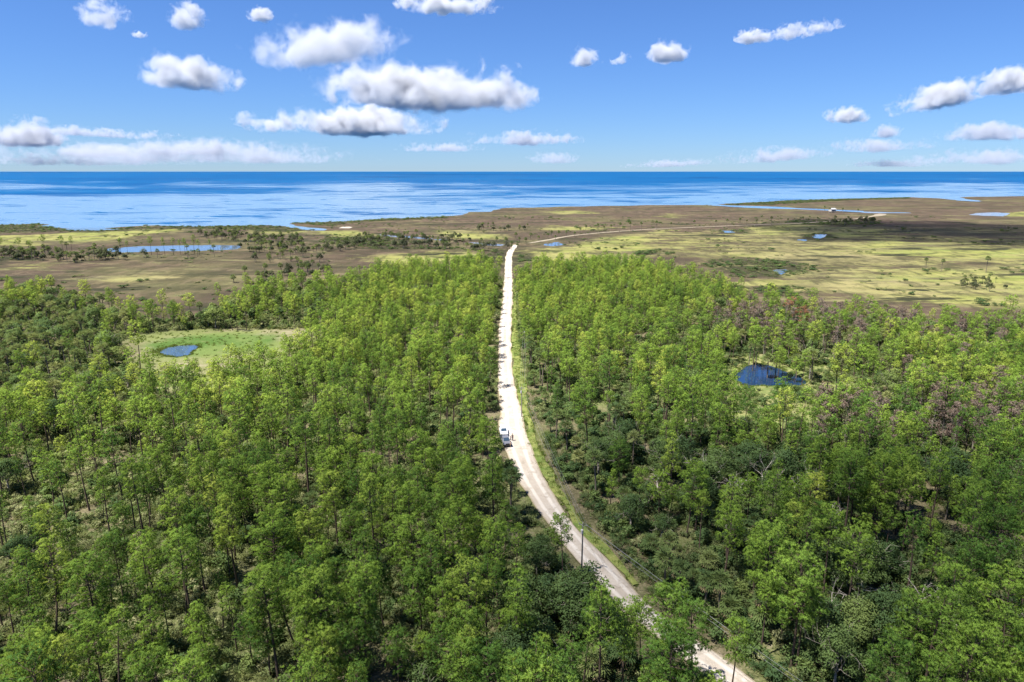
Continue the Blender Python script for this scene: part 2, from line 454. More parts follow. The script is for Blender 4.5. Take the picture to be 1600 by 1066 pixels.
# ------------------------------------------------------------------ water
def water_mat(name, deep, slick_mix=(.5, .62), sea=False):
    m, nt, out = new_mat(name); k = NT(nt)
    pos = k.geo()
    if sea:
        sp = k.n('ShaderNodeSeparateXYZ'); k.l(pos, sp.inputs[0])
        ly = k.math('LOGARITHM', k.math('MAXIMUM', k.math('ADD', sp.outputs[1], 0), 50.0), math.e)
        lx = k.math('DIVIDE', sp.outputs[0], k.math('MAXIMUM', sp.outputs[1], 300.0))
        cb = k.n('ShaderNodeCombineXYZ')
        k.l(k.math('MULTIPLY', lx, 1.7), cb.inputs[0]); k.l(k.math('MULTIPLY', ly, 1.25), cb.inputs[1])
        q = cb.outputs[0]
        s1 = k.noise(k.map(q, (1, 1, 1), (3.1, .4, 0), (0, 0, .10)), 1.5, 8, .64, 1.1)
        s3 = k.noise(k.map(q, (.8, 2.4, 1), (1.3, 0, 0), (0, 0, -.12)), 2.4, 7, .66, 1.2)
        s2 = k.noise(k.map(pos, (.22, 1, 1), (0, 0, 0), (0, 0, .22)), .012, 7, .66, 1.0)
        # offshore water is ruffled and deep blue, slicks lie nearer in
        off = k.ramp(sp.outputs[1], 2600, 6500, 0, .20)
        ins = k.ramp(sp.outputs[1], 800, 2400, .15, .03)
        f = k.math('ADD', k.math('ADD', k.math('MULTIPLY', s1, .75), k.math('MULTIPLY', s3, .38)), k.math('MULTIPLY_ADD', s2, .42, -.28))
        f = k.math('ADD', k.math('SUBTRACT', f, off), ins)
        s4 = k.noise(k.map(q, (1.0, 3.2, 1), (7, 2, 0), (0, 0, -.09)), 5.5, 5, .6, 1.6)
        f = k.math('SUBTRACT', f, k.ramp(s4, .53, .66, 0, .17))
        slick = k.ramp(f, .43, .58)
        wave = k.noise(k.map(pos, (.5, 1, 1)), .35, 4, .6)
        ruff = k.princ(k.mix(k.ramp(s3, .3, .7), deep, (.002, .072, .185)), .45, .06, k.bump(wave, .25, 1.0))
        gl = k.princ((.10, .18, .27), .22, .4, k.bump(wave, .05, .5))  # pale reflected sky is partly put into this base colour, beside milky shallows
        mx = k.n('ShaderNodeMixShader'); k.l(slick, mx.inputs[0]); k.l(ruff.outputs[0], mx.inputs[1]); k.l(gl.outputs[0], mx.inputs[2])
        k.l(mx.outputs[0], out.inputs[0])
    else:
        wave = k.noise(pos, .9, 3, .5)
        p = k.princ(deep, .06, .5, k.bump(wave, .03, .3)); p.inputs['IOR'].default_value = 1.9
        k.l(p.outputs[0], out.inputs[0])
    return m


sea_m = water_mat('sea_water', (.0007, .044, .140), sea=True)
pond_m = water_mat('pond_water', (.045, .080, .135)); pond_b_m = water_mat('dark_pond_water', (.008, .024, .062)); lagoon_m = water_mat('lagoon_water', (.085, .12, .17))
sx = np.array([-260000, -60000, -12000, -3000, 0, 3000, 12000, 60000, 260000.]); sy = np.array([420, 1000, 2500, 8000, 30000, 100000, 260000.])
SX, SY = np.meshgrid(sx, sy); si = np.arange(SX.size).reshape(SX.shape)
sq = np.stack([si[:-1, :-1], si[:-1, 1:], si[1:, 1:], si[1:, :-1]], -1).reshape(-1, 4)
tag(link('sea', mesh_np('sea', np.column_stack([SX.ravel(), SY.ravel(), np.zeros(SX.size)]), quads=sq, mats=[sea_m])), kind='structure')


def sheet(name, poly, z, mat, grow=0.0):
    c = poly.mean(0); p = c + (poly - c) * (1 + grow)
    v = np.vstack([np.column_stack([p, np.full(len(p), z)]), [[c[0], c[1], z]]])
    n = len(p); t = [(i, (i + 1) % n, n) for i in range(n)]
    me = mesh_np(name, v, tris=t, mats=[mat])
    return link(name, me)
def hull_box(poly, pad):
    lo, hi = poly.min(0) - pad, poly.max(0) + pad
    return np.array([[lo[0], lo[1]], [hi[0], lo[1]], [hi[0], hi[1]], [lo[0], hi[1]]])
for kx, w in water_w.items():
    nm = 'pond' if kx[:4] == 'pond' or kx[:4] == 'lago' else 'creek'
    # a flat sheet at water level; the land's own hollow gives it its outline
    tag(sheet(nm + '_water', hull_box(w, 6 if kx[:4] == 'pond' else 9), .06 if kx[:4] != 'pond' else .08, pond_b_m if kx == 'pond_b' else pond_m if kx == 'pond_a' else lagoon_m), kind='structure')

# ------------------------------------------------------------------ road
def ribbon(name, line, widths, z, mat, off=0.0, nseg=4, wobble=0.0, seed=0):
    line = np.asarray(line); t = np.gradient(line, axis=0); t = norm(t); nrm = np.stack([t[:, 1], -t[:, 0]], 1)
    V = []; Q = []
    r = np.random.default_rng(seed)
    jl = np.convolve(r.normal(0, 1, len(line)), np.ones(3) / 3, 'same') * wobble; jr = np.convolve(r.normal(0, 1, len(line)), np.ones(3) / 3, 'same') * wobble
    for i, p in enumerate(line):
        w = widths[i] if hasattr(widths, '__len__') else widths
        for j in range(nseg + 1):
            f = j / nseg - .5
            w2 = w / 2 + (jl[i] if f < 0 else jr[i])
            q = p + nrm[i] * ((off[i] if hasattr(off, '__len__') else off) + 2 * f * w2)
            V.append((q[0], q[1], z + .10 * (1 - (2 * f) ** 2)))
    n = nseg + 1
    for i in range(len(line) - 1):
        for j in range(nseg):
            Q.append((i * n + j, i * n + j + 1, (i + 1) * n + j + 1, (i + 1) * n + j))
    me = mesh_np(name, V, quads=Q, mats=[mat], smooth=True)
    at = me.attributes.new('across', 'FLOAT', 'POINT'); at.data.foreach_set('value', np.tile(np.linspace(-1, 1, n), len(line)).astype(np.float32))
    return me


m, nt, out = new_mat('shell_road'); k = NT(nt); pos = k.geo()
n1 = k.noise(pos, .12, 5, .6); n2 = k.noise(pos, 1.3, 4, .65)
c = k.mix(k.ramp(n1, .35, .7), (.37, .328, .278), (.29, .250, .203)); c = k.mix(k.ramp(n2, .52, .75, 0, .6), c, (.27, .23, .18))
ac = k.math('ABSOLUTE', k.attr('across')); ac = k.math('ADD', ac, k.math('MULTIPLY_ADD', n1, .24, -.12))
rut = k.math('SUBTRACT', 1.0, k.ramp(k.math('ABSOLUTE', k.math('SUBTRACT', ac, .42)), .06, .22))
c = k.mix(k.math('MULTIPLY', rut, .55), c, (.50, .465, .415))
c = k.mix(k.ramp(ac, .80, 1.02, 0, .8), c, (.20, .165, .095))
c = k.mix(k.math('MULTIPLY', k.ramp(k.noise(pos, .5, 3), .58, .66), .45), c, (.22, .185, .14))
p = k.princ(c, .95, .1, k.bump(n2, .5, .4)); k.l(p.outputs[0], out.inputs[0]); M['road'] = m
tag(link('shell_road', ribbon('shell_road', road_c, np.interp(road_c[:, 1], [0, 100, 125, 150, 168, 200, 600], [4.3, 4.3, 5.2, 6.4, 6.2, 5.0, 5.2]), .72, M['road'], nseg=10, wobble=.34, seed=3)), kind='structure')
m, nt, out = new_mat('causeway_sand'); k = NT(nt); pos = k.geo(); n1 = k.noise(pos, .05, 5, .6)
c = k.mix(n1, (.25, .215, .165), (.17, .145, .10)); p = k.princ(c, .95, .1); k.l(p.outputs[0], out.inputs[0]); M['causeway'] = m
tag(link('causeway_road', ribbon('causeway_road', far_c[4:], 5.6, 1.0, M['causeway'], wobble=1.0, seed=5)), kind='structure')
# sandy landing at the end of the causeway
tp = G([(1362, 340), (1366, 336.5), (1374, 335), (1385, 335.6), (1384, 337.5), (1376, 339)])
tag(sheet('sand_landing', tp, 1.12, M['causeway']), kind='structure')
tp = G([(529, 358), (535, 356), (546, 355.6), (551, 356.6), (546, 358.2)])
tag(sheet('shell_bank', tp, .98, M['road']), kind='structure')
# grassy verge on the road's right side
m, nt, out = new_mat('verge'); k = NT(nt); pos = k.geo()
n1 = k.noise(pos, .35, 5, .6); n2 = k.noise(pos, 2.2, 4, .6)
c = k.mix(k.ramp(n1, .35, .65), (.085, .125, .028), (.16, .175, .05)); c = k.mix(k.ramp(n2, .55, .7, 0, .6), c, (.30, .27, .13))
p = k.princ(c, .95, .1, k.bump(n2, .6, .4)); k.l(p.outputs[0], out.inputs[0]); M['verge'] = m
sel = [i for i, p_ in enumerate(road_c) if 95 < p_[1] < 420]
ln = road_c[sel]
wd = np.interp(ln[:, 1], [95, 112, 130, 200, 300, 420], [.8, 1.4, 2.4, 2.8, 2.4, 1.8])
# road runs from far to near, so its normal (t.y,-t.x) points to the viewer's left: negative offset = right-hand side
tag(link('verge', ribbon('verge', ln, wd, .66, M['verge'], off=-(3.0 + .45 * wd), wobble=.8, seed=8)), kind='structure')

# ------------------------------------------------------------------ plant forms
def tube(P, rad, sides=5):
    """closed tapered tube along points"""
    P = np.asarray(P, float); V = []; Q = []; n = len(P)
    t = norm(np.gradient(P, axis=0))
    ref = np.array([.3, .2, .93]); 
    for i in range(n):
        r_ = ref if abs(t[i] @ ref) < .9 else np.array([1., 0, 0])
        a = np.cross(t[i], r_); a /= np.linalg.norm(a); b = np.cross(t[i], a)
        for s in range(sides):
            th = 2 * math.pi * s / sides
            V.append(P[i] + rad[i] * (math.cos(th) * a + math.sin(th) * b))
    for i in range(n - 1):
        for s in range(sides):
            s2 = (s + 1) % sides
            Q.append((i * sides + s, i * sides + s2, (i + 1) * sides + s2, (i + 1) * sides + s))
    T = []
    V.append(P[-1]); tip = len(V) - 1
    for s in range(sides): T.append(((n - 1) * sides + s, (n - 1) * sides + (s + 1) % sides, tip))
    return np.array(V), np.array(Q), np.array(T)


def vnormals(v, tris, quads):
    n = np.zeros_like(v)
    for f in (tris, quads):
        if f is None or not len(f): continue
        f = np.asarray(f); g = norm(np.cross(v[f[:, 1]] - v[f[:, 0]], v[f[:, 2]] - v[f[:, 0]]))
        for c in range(f.shape[1]): np.add.at(n, f[:, c], g)
    return norm(n)


class Acc:
    """collects geometry; leaves carry normals that lean outward from their clump"""
    def __init__(s): s.v = []; s.t = []; s.q = []; s.tm = []; s.qm = []; s.n = 0; s.no = []
    def add(s, v, tris=None, quads=None, m=0, no=None):
        v = np.asarray(v, float).reshape(-1, 3); s.v.append(v)
        s.no.append(vnormals(v, tris, quads) if no is None else no)
        if tris is not None and len(tris): s.t.append(np.asarray(tris) + s.n); s.tm.append(np.full(len(tris), m))
        if quads is not None and len(quads): s.q.append(np.asarray(quads) + s.n); s.qm.append(np.full(len(quads), m))
        s.n += len(v)
    def mesh(s, name, mats, smooth=False):
        cat = lambda L: np.concatenate(L) if L else None
        return mesh_np(name, np.concatenate(s.v), cat(s.t), cat(s.q), mats, cat(s.tm), cat(s.qm), smooth, np.concatenate(s.no))


def needles(r, centers, outdir, shade, K, L, W, up=.35, spread=.9):
    """needle tufts: K thin blades out of every centre"""
    n = len(centers)
    c = np.repeat(centers, K, 0); o = np.repeat(outdir, K, 0)
    d = norm(norm(r.normal(size=(n * K, 3))) * spread + o * .7 + np.array([0, 0, up]))
    side = norm(np.cross(d, norm(r.normal(size=(n * K, 3)))))
    Ls = L * r.uniform(.65, 1.15, (n * K, 1))
    b = c + d * Ls * .12
    g = norm(np.cross(side, d)); want = norm(np.repeat(shade, K, 0) + .45 * o)
    flip = (g * want).sum(1, keepdims=True) < 0
    side = np.where(flip, -side, side); g = np.where(flip, -g, g)
    v = np.stack([b - side * W / 2, b + side * W / 2, c + d * Ls], 1).reshape(-1, 3)
    t = np.arange(n * K * 3).reshape(-1, 3)
    no = np.repeat(norm(want + .55 * g), 3, 0)
    return v, t, no


def leaves(r, c, size, want, flat=.3):
    """leaf-sized quads scattered at points"""
    n = len(c)
    a = norm(r.normal(size=(n, 3)) * [1, 1, 1 - flat]); b = norm(np.cross(a, norm(r.normal(size=(n, 3)))))
    s = size * r.uniform(.6, 1.3, (n, 1))
    g = norm(np.cross(a, b)); flip = (g * want).sum(1, keepdims=True) > 0
    b = np.where(flip, -b, b)
    v = np.stack([c - a * s * .5, c + b * s * .32, c + a * s * .5, c - b * s * .32], 1).reshape(-1, 3)
    gn = norm(np.cross(v[1::4] - v[0::4], v[2::4] - v[0::4]))
    return v, np.arange(n * 4).reshape(-1, 4), np.repeat(norm(want + .5 * gn), 4, 0)


def pine_form(seed, H, cb, cr, shape='round', K=22, W=.075, dead=False, sparse=1.0, Ln=.36, tuft=1.0):
    """trunk+limbs and needle crown of one pine; returns two Acc"""
    r = np.random.default_rng(seed)
    T, C = Acc(), Acc()
    lean = r.normal(0, .022, 2); bend = r.normal(0, .25, 2)
    def ax(z): f = z / H; return np.array([lean[0] * z + bend[0] * math.sin(f * 3.), lean[1] * z + bend[1] * math.sin(f * 2.6 + .4), z])
    zs = np.linspace(0, H * .985, 10)
    r0 = .0115 * H + .02
    T.add(*_tq(tube([ax(z) for z in zs], [r0 * (1.18 if i == 0 else 1) * (1 - .88 * (z / H)) for i, z in enumerate(zs)], 6)))
    zc = cb * H
    nb = int((H - zc) / .37 * sparse) + 8
    ph = r.uniform(0, 6.28)
    cen, odir = [], []
    for i in range(nb):
        f = (i + r.uniform(0, .8)) / nb
        z = zc + (H * .97 - zc) * f
        if shape == 'round': prof = math.sqrt(max(0, 1 - (max(f - .36, 0) / .74) ** 2)) * (.62 + .38 * min(1, f / .3))
        elif shape == 'cone': prof = (1 - f) ** .8 * .82 * (.7 + .3 * min(1, f / .15)) + .2
        elif shape == 'flat': prof = (.35 + .65 * min(1, f / .5)) * math.sqrt(max(0, 1 - (max(f - .6, 0) / .45) ** 2))
        else: prof = .42 + .58 * math.sin(math.pi * min(1, f * .82 + .14)) ** .8
        L = cr * prof * r.uniform(.82, 1.06) + .15
        ph += 2.4 + r.uniform(-.5, .5)
        el = R(-14 + 62 * f + r.uniform(-12, 14))
        d0 = np.array([math.cos(ph) * math.cos(el), math.sin(ph) * math.cos(el), math.sin(el)])
        p0 = ax(z); up = np.array([0, 0, 1.])
        mid = p0 + d0 * L * .55; end = p0 + d0 * L + up * L * (.16 + .1 * r.uniform(-1, 1))
        br = .012 + .018 * L
        T.add(*_tq(tube([p0, mid, end], [br, br * .7, br * .3], 3)))
        if dead and r.uniform() < .45: continue
        npf = max(1, int(L / 1.0 + r.uniform(0, .8)))
        for q in range(npf):
            g = 1 - q / max(npf, 1) * .60
            pc = (p0 * (1 - g) + end * g) if g > .55 else p0 + (mid - p0) * (g / .55)
            lat = norm(np.cross(d0, up)) * r.normal(0, .20 * L * (.5 if q == 0 else 1)) * (g if npf > 1 else .4)
            pc = pc + lat
            pr = r.uniform(.44, .80) * (1 if L > 1 else .8)
            ntf = int(r.uniform(13, 18) * (pr / .6) ** 2 * tuft)
            u_ = norm(r.normal(size=(ntf, 3)) + [0, 0, .55])
            cen.append(pc + u_ * pr * r.uniform(.72, 1.0, (ntf, 1)) * [1, 1, .84]); odir.append(u_)
    topn = 12
    u_ = norm(r.normal(size=(topn, 3)) + [0, 0, .7]); cen.append(ax(H * .965) + u_ * .5); odir.append(u_)
    cen = np.concatenate(cen); odir = np.concatenate(odir)
    zm = zc + (H - zc) * .45
    tree_out = norm((cen - np.array([0, 0, zm])) / np.array([cr, cr, (H - zc) * .55]))
    v, t, no = needles(r, cen, odir, norm(tree_out * .5 + odir * .85 + np.array([0, 0, .1])), K, Ln, W)
    C.add(v, t, no=no)
    return T, C


def _tq(x): return (x[0], x[2], x[1])


def limbs(T, r, p, d, L, rad, depth, tips, sides=4):
    n = 4; P = [p]; dd = d.copy()
    for i in range(n):
        dd = norm(dd + r.normal(0, .16, 3) + np.array([0, 0, .03])); P.append(P[-1] + dd * L / n)
    T.add(*_tq(tube(P, [rad * (1 - .55 * i / n) for i in range(n + 1)], sides)))
    tips.append(P[-1])
    if depth > 0:
        for j in range(r.integers(2, 4)):
            q = P[r.integers(2, n + 1)]; e = norm(dd + r.normal(0, .62, 3))
            limbs(T, r, q, e, L * r.uniform(.5, .75), rad * .5, depth - 1, tips, max(3, sides - 1))


def oak_form(seed, H, cr, nleaf=4200, size=.30):
    r = np.random.default_rng(seed); T, C = Acc(), Acc(); tips = []
    top = np.array([r.normal(0, .2), r.normal(0, .2), H * .32])
    T.add(*_tq(tube([np.zeros(3), top * .5, top], [.30, .22, .18], 6)))
    for j in range(5):
        ph = j * 1.26 + r.uniform(0, .6); el = r.uniform(.5, 1.1)
        d = np.array([math.cos(ph) * math.cos(el), math.sin(ph) * math.cos(el), math.sin(el)])
        limbs(T, r, top, d, H * .38, .12, 2, tips)
    nl = r.integers(15, 22); pts = []; outs = []
    for i in range(nl):
        ph = i * 2.4 + r.uniform(-.4, .4); f = math.sqrt((i + .5) / nl)
        c = np.array([math.cos(ph) * cr * .72 * f, math.sin(ph) * cr * .72 * f, H * (.84 - .36 * f * f) + r.normal(0, .05 * H)])
        rad = cr * r.uniform(.26, .42)
        m_ = int(nleaf / nl)
        u_ = norm(r.normal(size=(m_, 3)) + [0, 0, .25]); pts.append(c + u_ * rad * r.uniform(.55, 1.08, (m_, 1)) * [1, 1, .78]); outs.append(norm(u_ + .5 * norm(c - np.array([0, 0, H * .5]))))
    v, q, no = leaves(r, np.concatenate(pts), size, np.concatenate(outs)); C.add(v, quads=q, no=no)
    return T, C


def fan(r, p, d, size, nb=9, fold=.25):
    """one palmate frond: blades fanned about d"""
    side = norm(np.cross(d, [0, 0, 1.]) + 1e-6); upv = norm(np.cross(side, d))
    V = []; Tt = []
    for i in range(nb):
        a = (i / (nb - 1) - .5) * 3.5
        e = norm(d * math.cos(a) + side * math.sin(a) + upv * fold * r.uniform(-.6, 1) - np.array([0, 0, .22 * abs(math.sin(a))]))
        w = norm(np.cross(e, upv)) * size * .085
        k_ = len(V); V += [p, p + e * size * .55 + w, p + e * size * (1 - .22 * abs(a) / 1.75) - np.array([0, 0, .14 * size]), p + e * size * .55 - w]
        Tt += [(k_, k_ + 1, k_ + 2), (k_, k_ + 2, k_ + 3)]
    return V, Tt


def palm_form(seed, H, nf=30, fs=.95, pet=1.0):
    r = np.random.default_rng(seed); T, C, D = Acc(), Acc(), Acc()
    ln = r.normal(0, .05, 2)
    zs = np.linspace(0, H, 6)
    P = [np.array([ln[0] * z * z / H, ln[1] * z * z / H, z]) for z in zs]
    T.add(*_tq(tube(P, [.19, .16, .15, .15, .17, .12], 7)))
    top = P[-1]
    for i in range(nf):
        f = i / nf; ph = i * 2.39996 + r.uniform(-.2, .2)
        el = R(80 - 118 * f ** .8 + r.uniform(-8, 8))
        d = np.array([math.cos(ph) * math.cos(el), math.sin(ph) * math.cos(el), math.sin(el)])
        L = pet * r.uniform(.8, 1.15)
        b = top + d * L - np.array([0, 0, .12 * L * L])
        acc = D if (f > .86) else C
        st_ = norm(np.cross(d, [.1, .2, .97])) * .03
        acc.add([top - st_, top + st_, b + st_ * .6, b - st_ * .6], quads=[(0, 1, 2, 3)])
        v, t = fan(r, b, norm(d + np.array([0, 0, -.18])), fs * r.uniform(.85, 1.15))
        acc.add(v, t)
    return T, C, D


def palmetto_form(seed, n=16, size=.6):
    r = np.random.default_rng(seed); C = Acc()
    for i in range(n):
        ph = r.uniform(0, 6.28); el = R(r.uniform(20, 80)); d = np.array([math.cos(ph) * math.cos(el), math.sin(ph) * math.cos(el), math.sin(el)])
        b = d * r.uniform(.35, .9) + np.array([r.normal(0, .35), r.normal(0, .35), 0])
        v, t = fan(r, b, norm(d + [0, 0, .1]), size * r.uniform(.7, 1.2), 7)
        C.add(v, t)
    return C


def shrub_form(seed, n=420, rad=1.0, h=1.2, size=.2):
    r = np.random.default_rng(seed); C = Acc(); pts = []; outs = []
    for j in range(6):
        c = np.array([r.normal(0, rad * .45), r.normal(0, rad * .45), h * r.uniform(.3, .75)]); q = norm(r.normal(size=(n // 6, 3)) + [0, 0, .3])
        pts.append(c + q * rad * r.uniform(.3, .55) * r.uniform(.5, 1.05, (n // 6, 1)) * [1, 1, .75]); outs.append(norm(q + [0, 0, .3]))
    v, q, no = leaves(r, np.concatenate(pts), size, np.concatenate(outs)); v[:, 2] = np.maximum(v[:, 2], .02); C.add(v, quads=q, no=no)
    return C


def snag_form(seed, H, depth=2, white=True):
    r = np.random.default_rng(seed); T = Acc(); tips = []
    p = np.array([r.normal(0, .3), r.normal(0, .3), H * .45])
    T.add(*_tq(tube([np.zeros(3), p * .5, p], [.16, .14, .11], 5)))
    for j in range(4):
        ph = j * 1.6 + r.uniform(0, .8); el = r.uniform(.5, 1.25)
        limbs(T, r, p, np.array([math.cos(ph) * math.cos(el), math.sin(ph) * math.cos(el), math.sin(el)]), H * .42, .07, depth, tips)
    return T


def joined(name, accs, mats):
    A = Acc()
    for i, a in enumerate(accs):
        o = A.n
        A.v += a.v; A.no += a.no; A.t += [t + o for t in a.t]; A.q += [q + o for q in a.q]
        A.tm += [np.full(len(t), i) for t in a.t]; A.qm += [np.full(len(q), i) for q in a.q]; A.n += a.n
    return A.mesh(name, mats)


PINES = [  # look, height, crown base, crown radius, outline, sparse
    ('tall round-headed', 16.0, .60, 2.05, 'round', 1.05), ('slim tall', 16.5, .60, 1.40, 'oval', .9), ('young cone-shaped', 10.5, .34, 1.5, 'cone', 1.1),
    ('broad spreading', 15.5, .46, 2.9, 'round', 1.2), ('flat-topped', 14.5, .68, 2.25, 'flat', 1.05), ('tall cone-shaped', 15.5, .46, 2.0, 'cone', 1.0),
    ('small round-headed', 9.5, .50, 1.55, 'round', 1.1), ('thin sparse', 14.5, .62, 1.2, 'oval', .7), ('full oval', 14.0, .50, 2.0, 'oval', 1.15), ('bushy low-crowned', 12.0, .34, 2.3, 'round', 1.15)]
pine_near, pine_far = [], []
for i, (look, H, cb, cr, shp, sp) in enumerate(PINES):
    T, C = pine_form(100 + i, H, cb, cr, shp, 17, .058, sparse=sp, Ln=.31)
    pine_near.append((T.mesh('pine_trunk', [M['bark']], True), C.mesh('pine_crown', [M['pine']])))
    T, C = pine_form(100 + i, H, cb, cr, shp, 9, .11, sparse=sp, Ln=.36, tuft=.66)
    pine_far.append(joined('pine_tree', [T, C], [M['bark'], M['pine']]))
T, C = pine_form(301, 14, .5, 1.7, 'oval', 9, .12, dead=True); brown_far = [joined('brown_pine', [T, C], [M['bark_grey'], M['pine_dead']])]
T, C = pine_form(302, 12, .4, 1.9, 'round', 9, .12, dead=True); brown_far.append(joined('brown_pine', [T, C], [M['bark_grey'], M['pine_dead']]))
OAKS = [('rounded', 8.5, 3.6), ('wide', 9.5, 4.6), ('small', 6.5, 2.6), ('tall dense', 11., 3.7)]
oak_near, oak_far = [], []
for i, (look, H, cr) in enumerate(OAKS):
    T, C = oak_form(400 + i, H, cr, int(4200 * (cr / 3.6) ** 2), .30); oak_near.append((T.mesh('oak_trunk', [M['bark_grey']], True), C.mesh('oak_crown', [M['oak']])))
    T, C = oak_form(400 + i, H, cr, 1700, .48); oak_far.append(joined('oak_tree', [T, C], [M['bark_grey'], M['oak']]))
PALMS = [('tall', 8.5), ('mid-height', 5.5), ('short', 3.2), ('leaning tall', 7.0)]
palm_near, palm_far = [], []
for i, (look, H) in enumerate(PALMS):
    T, C, D = palm_form(500 + i, H)
    palm_near.append((T.mesh('palm_trunk', [M['bark_palm']], True), C.mesh('palm_crown', [M['palm']]), D.mesh('dry_fronds', [M['palm_dry']])))
    palm_far.append(joined('palm_tree', [T, C, D], [M['bark_palm'], M['palm'], M['palm_dry']]))
SHRUB = [shrub_form(600 + i, 360, .8 + .25 * i, .9 + .3 * i, .2).mesh('shrub', [M['shrub']]) for i in range(3)]
PALMETTO = [palmetto_form(620 + i).mesh('palmetto', [M['palm']]) for i in range(3)]
BUSHD = [shrub_form(640 + i, 420, 1.5, 2.2, .3).mesh('bush', [M['oak']]) for i in range(2)]
SNAGS = [snag_form(700 + i, h_, 2).mesh('snag', [M['deadwood']], True) for i, h_ in enumerate((7., 9., 5.5))]
HAMMOCK = [joined('hammock_tree', oak_form(660 + i, h_, c_, 700, .7), [M['bark_grey'], M['hedge']]) for i, (h_, c_) in enumerate(((8, 3.5), (6, 3.2), (9.5, 4.2)))]


def instancer(name, meshes, P, scale, rotz, pick, tint, zs=None, tilt=.05):
    """ONE object whose points carry the far plants"""
    coll = bpy.data.collections.new(name + '_forms')
    for i, me in enumerate(meshes):
        o = bpy.data.objects.new('%s_form_%s' % (name, 'abcdefghijklmnop'[i]), me); coll.objects.link(o)
    n = len(P); P = np.asarray(P, float)
    z = ground_z(P) if zs is None else zs
    me = bpy.data.meshes.new(name)
    me.vertices.add(n); me.vertices.foreach_set('co', np.column_stack([P, z]).astype(np.float32).ravel())
    r = np.random.default_rng(len(name) + n)
    def fa(nm, typ, arr, key):
        at = me.attributes.new(nm, typ, 'POINT'); at.data.foreach_set(key, np.ascontiguousarray(arr).ravel())
    fa('rot', 'FLOAT_VECTOR', np.column_stack([r.normal(0, tilt, n), r.normal(0, tilt, n), rotz]).astype(np.float32), 'vector')
    sc = np.asarray(scale, float); sc = np.column_stack([sc * r.uniform(.92, 1.08, n), sc * r.uniform(.92, 1.08, n), sc]) if sc.ndim == 1 else sc
    fa('scl', 'FLOAT_VECTOR', sc.astype(np.float32), 'vector')
    fa('pick', 'INT', np.asarray(pick).astype(np.int32), 'value')
    fa('tint', 'FLOAT', np.asarray(tint).astype(np.float32), 'value')
    ng = bpy.data.node_groups.new(name, 'GeometryNodeTree')
    ng.interface.new_socket('Geometry', in_out='INPUT', socket_type='NodeSocketGeometry')
    ng.interface.new_socket('Geometry', in_out='OUTPUT', socket_type='NodeSocketGeometry')
    N, Lk = ng.nodes, ng.links
    gi, go = N.new('NodeGroupInput'), N.new('NodeGroupOutput')
    iop = N.new('GeometryNodeInstanceOnPoints'); ci = N.new('GeometryNodeCollectionInfo')
    ci.inputs['Collection'].default_value = coll; ci.inputs['Separate Children'].default_value = True; ci.inputs['Reset Children'].default_value = True
    iop.inputs['Pick Instance'].default_value = True
    def na(nm, typ):
        q = N.new('GeometryNodeInputNamedAttribute'); q.data_type = typ; q.inputs['Name'].default_value = nm; return q.outputs['Attribute']
    Lk.new(gi.outputs[0], iop.inputs['Points']); Lk.new(ci.outputs[0], iop.inputs['Instance'])
    Lk.new(na('pick', 'INT'), iop.inputs['Instance Index']); Lk.new(na('rot', 'FLOAT_VECTOR'), iop.inputs['Rotation']); Lk.new(na('scl', 'FLOAT_VECTOR'), iop.inputs['Scale'])
    Lk.new(iop.outputs[0], go.inputs[0])
    o = link(name, me)
    md = o.modifiers.new('scatter', 'NODES'); md.node_group = ng
    tag(o, kind='stuff')
    return o


# ------------------------------------------------------------------ where the trees stand
Z6, Z2, Z4, Z5 = (0, 700), (400, 700), (800, 700), (1150, 700)
SEEDS = []  # (x, y, height, form)
def seeds(org, L):
    for s in L:
        f = s[-1]; u, v = org[0] + s[0] / 2.913, org[1] + s[1] / 2.913
        H0 = PINES[f][1]
        if len(s) == 4:      # base seen
            ub, vb = u if s[2] is None else org[0] + s[2][0] / 2.913, org[1] + (s[2][1]) / 2.913
            x, y = ground(ub, vb)
            x2, y2 = x, y
            tt = (CY - v) / F; H = CAMH - y * (sP - tt * cP) / (cP + tt * sP)
            H = min(max(H, 8), 20)
        else:
            H = H0 * random.uniform(.95, 1.1); x, y = ground(u, v, H)
        SEEDS.append((x, y, H, f))
seeds(Z6, [(490, 120, (510, 440), 1), (295, 285, (308, 520), 7), (145, 245, (155, 430), 2), (430, 20, (440, 150), 7), (565, 420, (580, 780), 0), (465, 430, (515, 740), 8),
    (455, 520, (485, 1035), 0), (400, 540, 5), (690, 410, 8), (835, 440, (855, 830), 1), (790, 240, 0), (890, 310, 4), (1040, 235, 5), (1040, 380, (1050, 620), 1),
    (660, 620, (680, 995), 8), (775, 630, (780, 940), 1), (910, 720, (925, 965), 2), (215, 480, (255, 890), 8), (130, 480, (160, 800), 1), (80, 500, 5), (60, 640, (80, 940), 4),
    (115, 650, (125, 920), 0), (690, 440, (710, 870), 7), (160, 780, 6), (380, 800, 9), (120, 940, 3), (240, 920, 8), (900, 990, 3), (660, 990, 9), (1150, 900, (1160, 1040), 6),
    (1060, 640, (1080, 950), 1), (1000, 600, (1015, 860), 7), (1190, 700, 9), (1260, 560, (1270, 680), 6), (1230, 170, 9), (610, 90, (620, 400), 1), (680, 100, (685, 360), 8), (920, 60, 5), (720, 20, 0), (1080, 80, 9)])
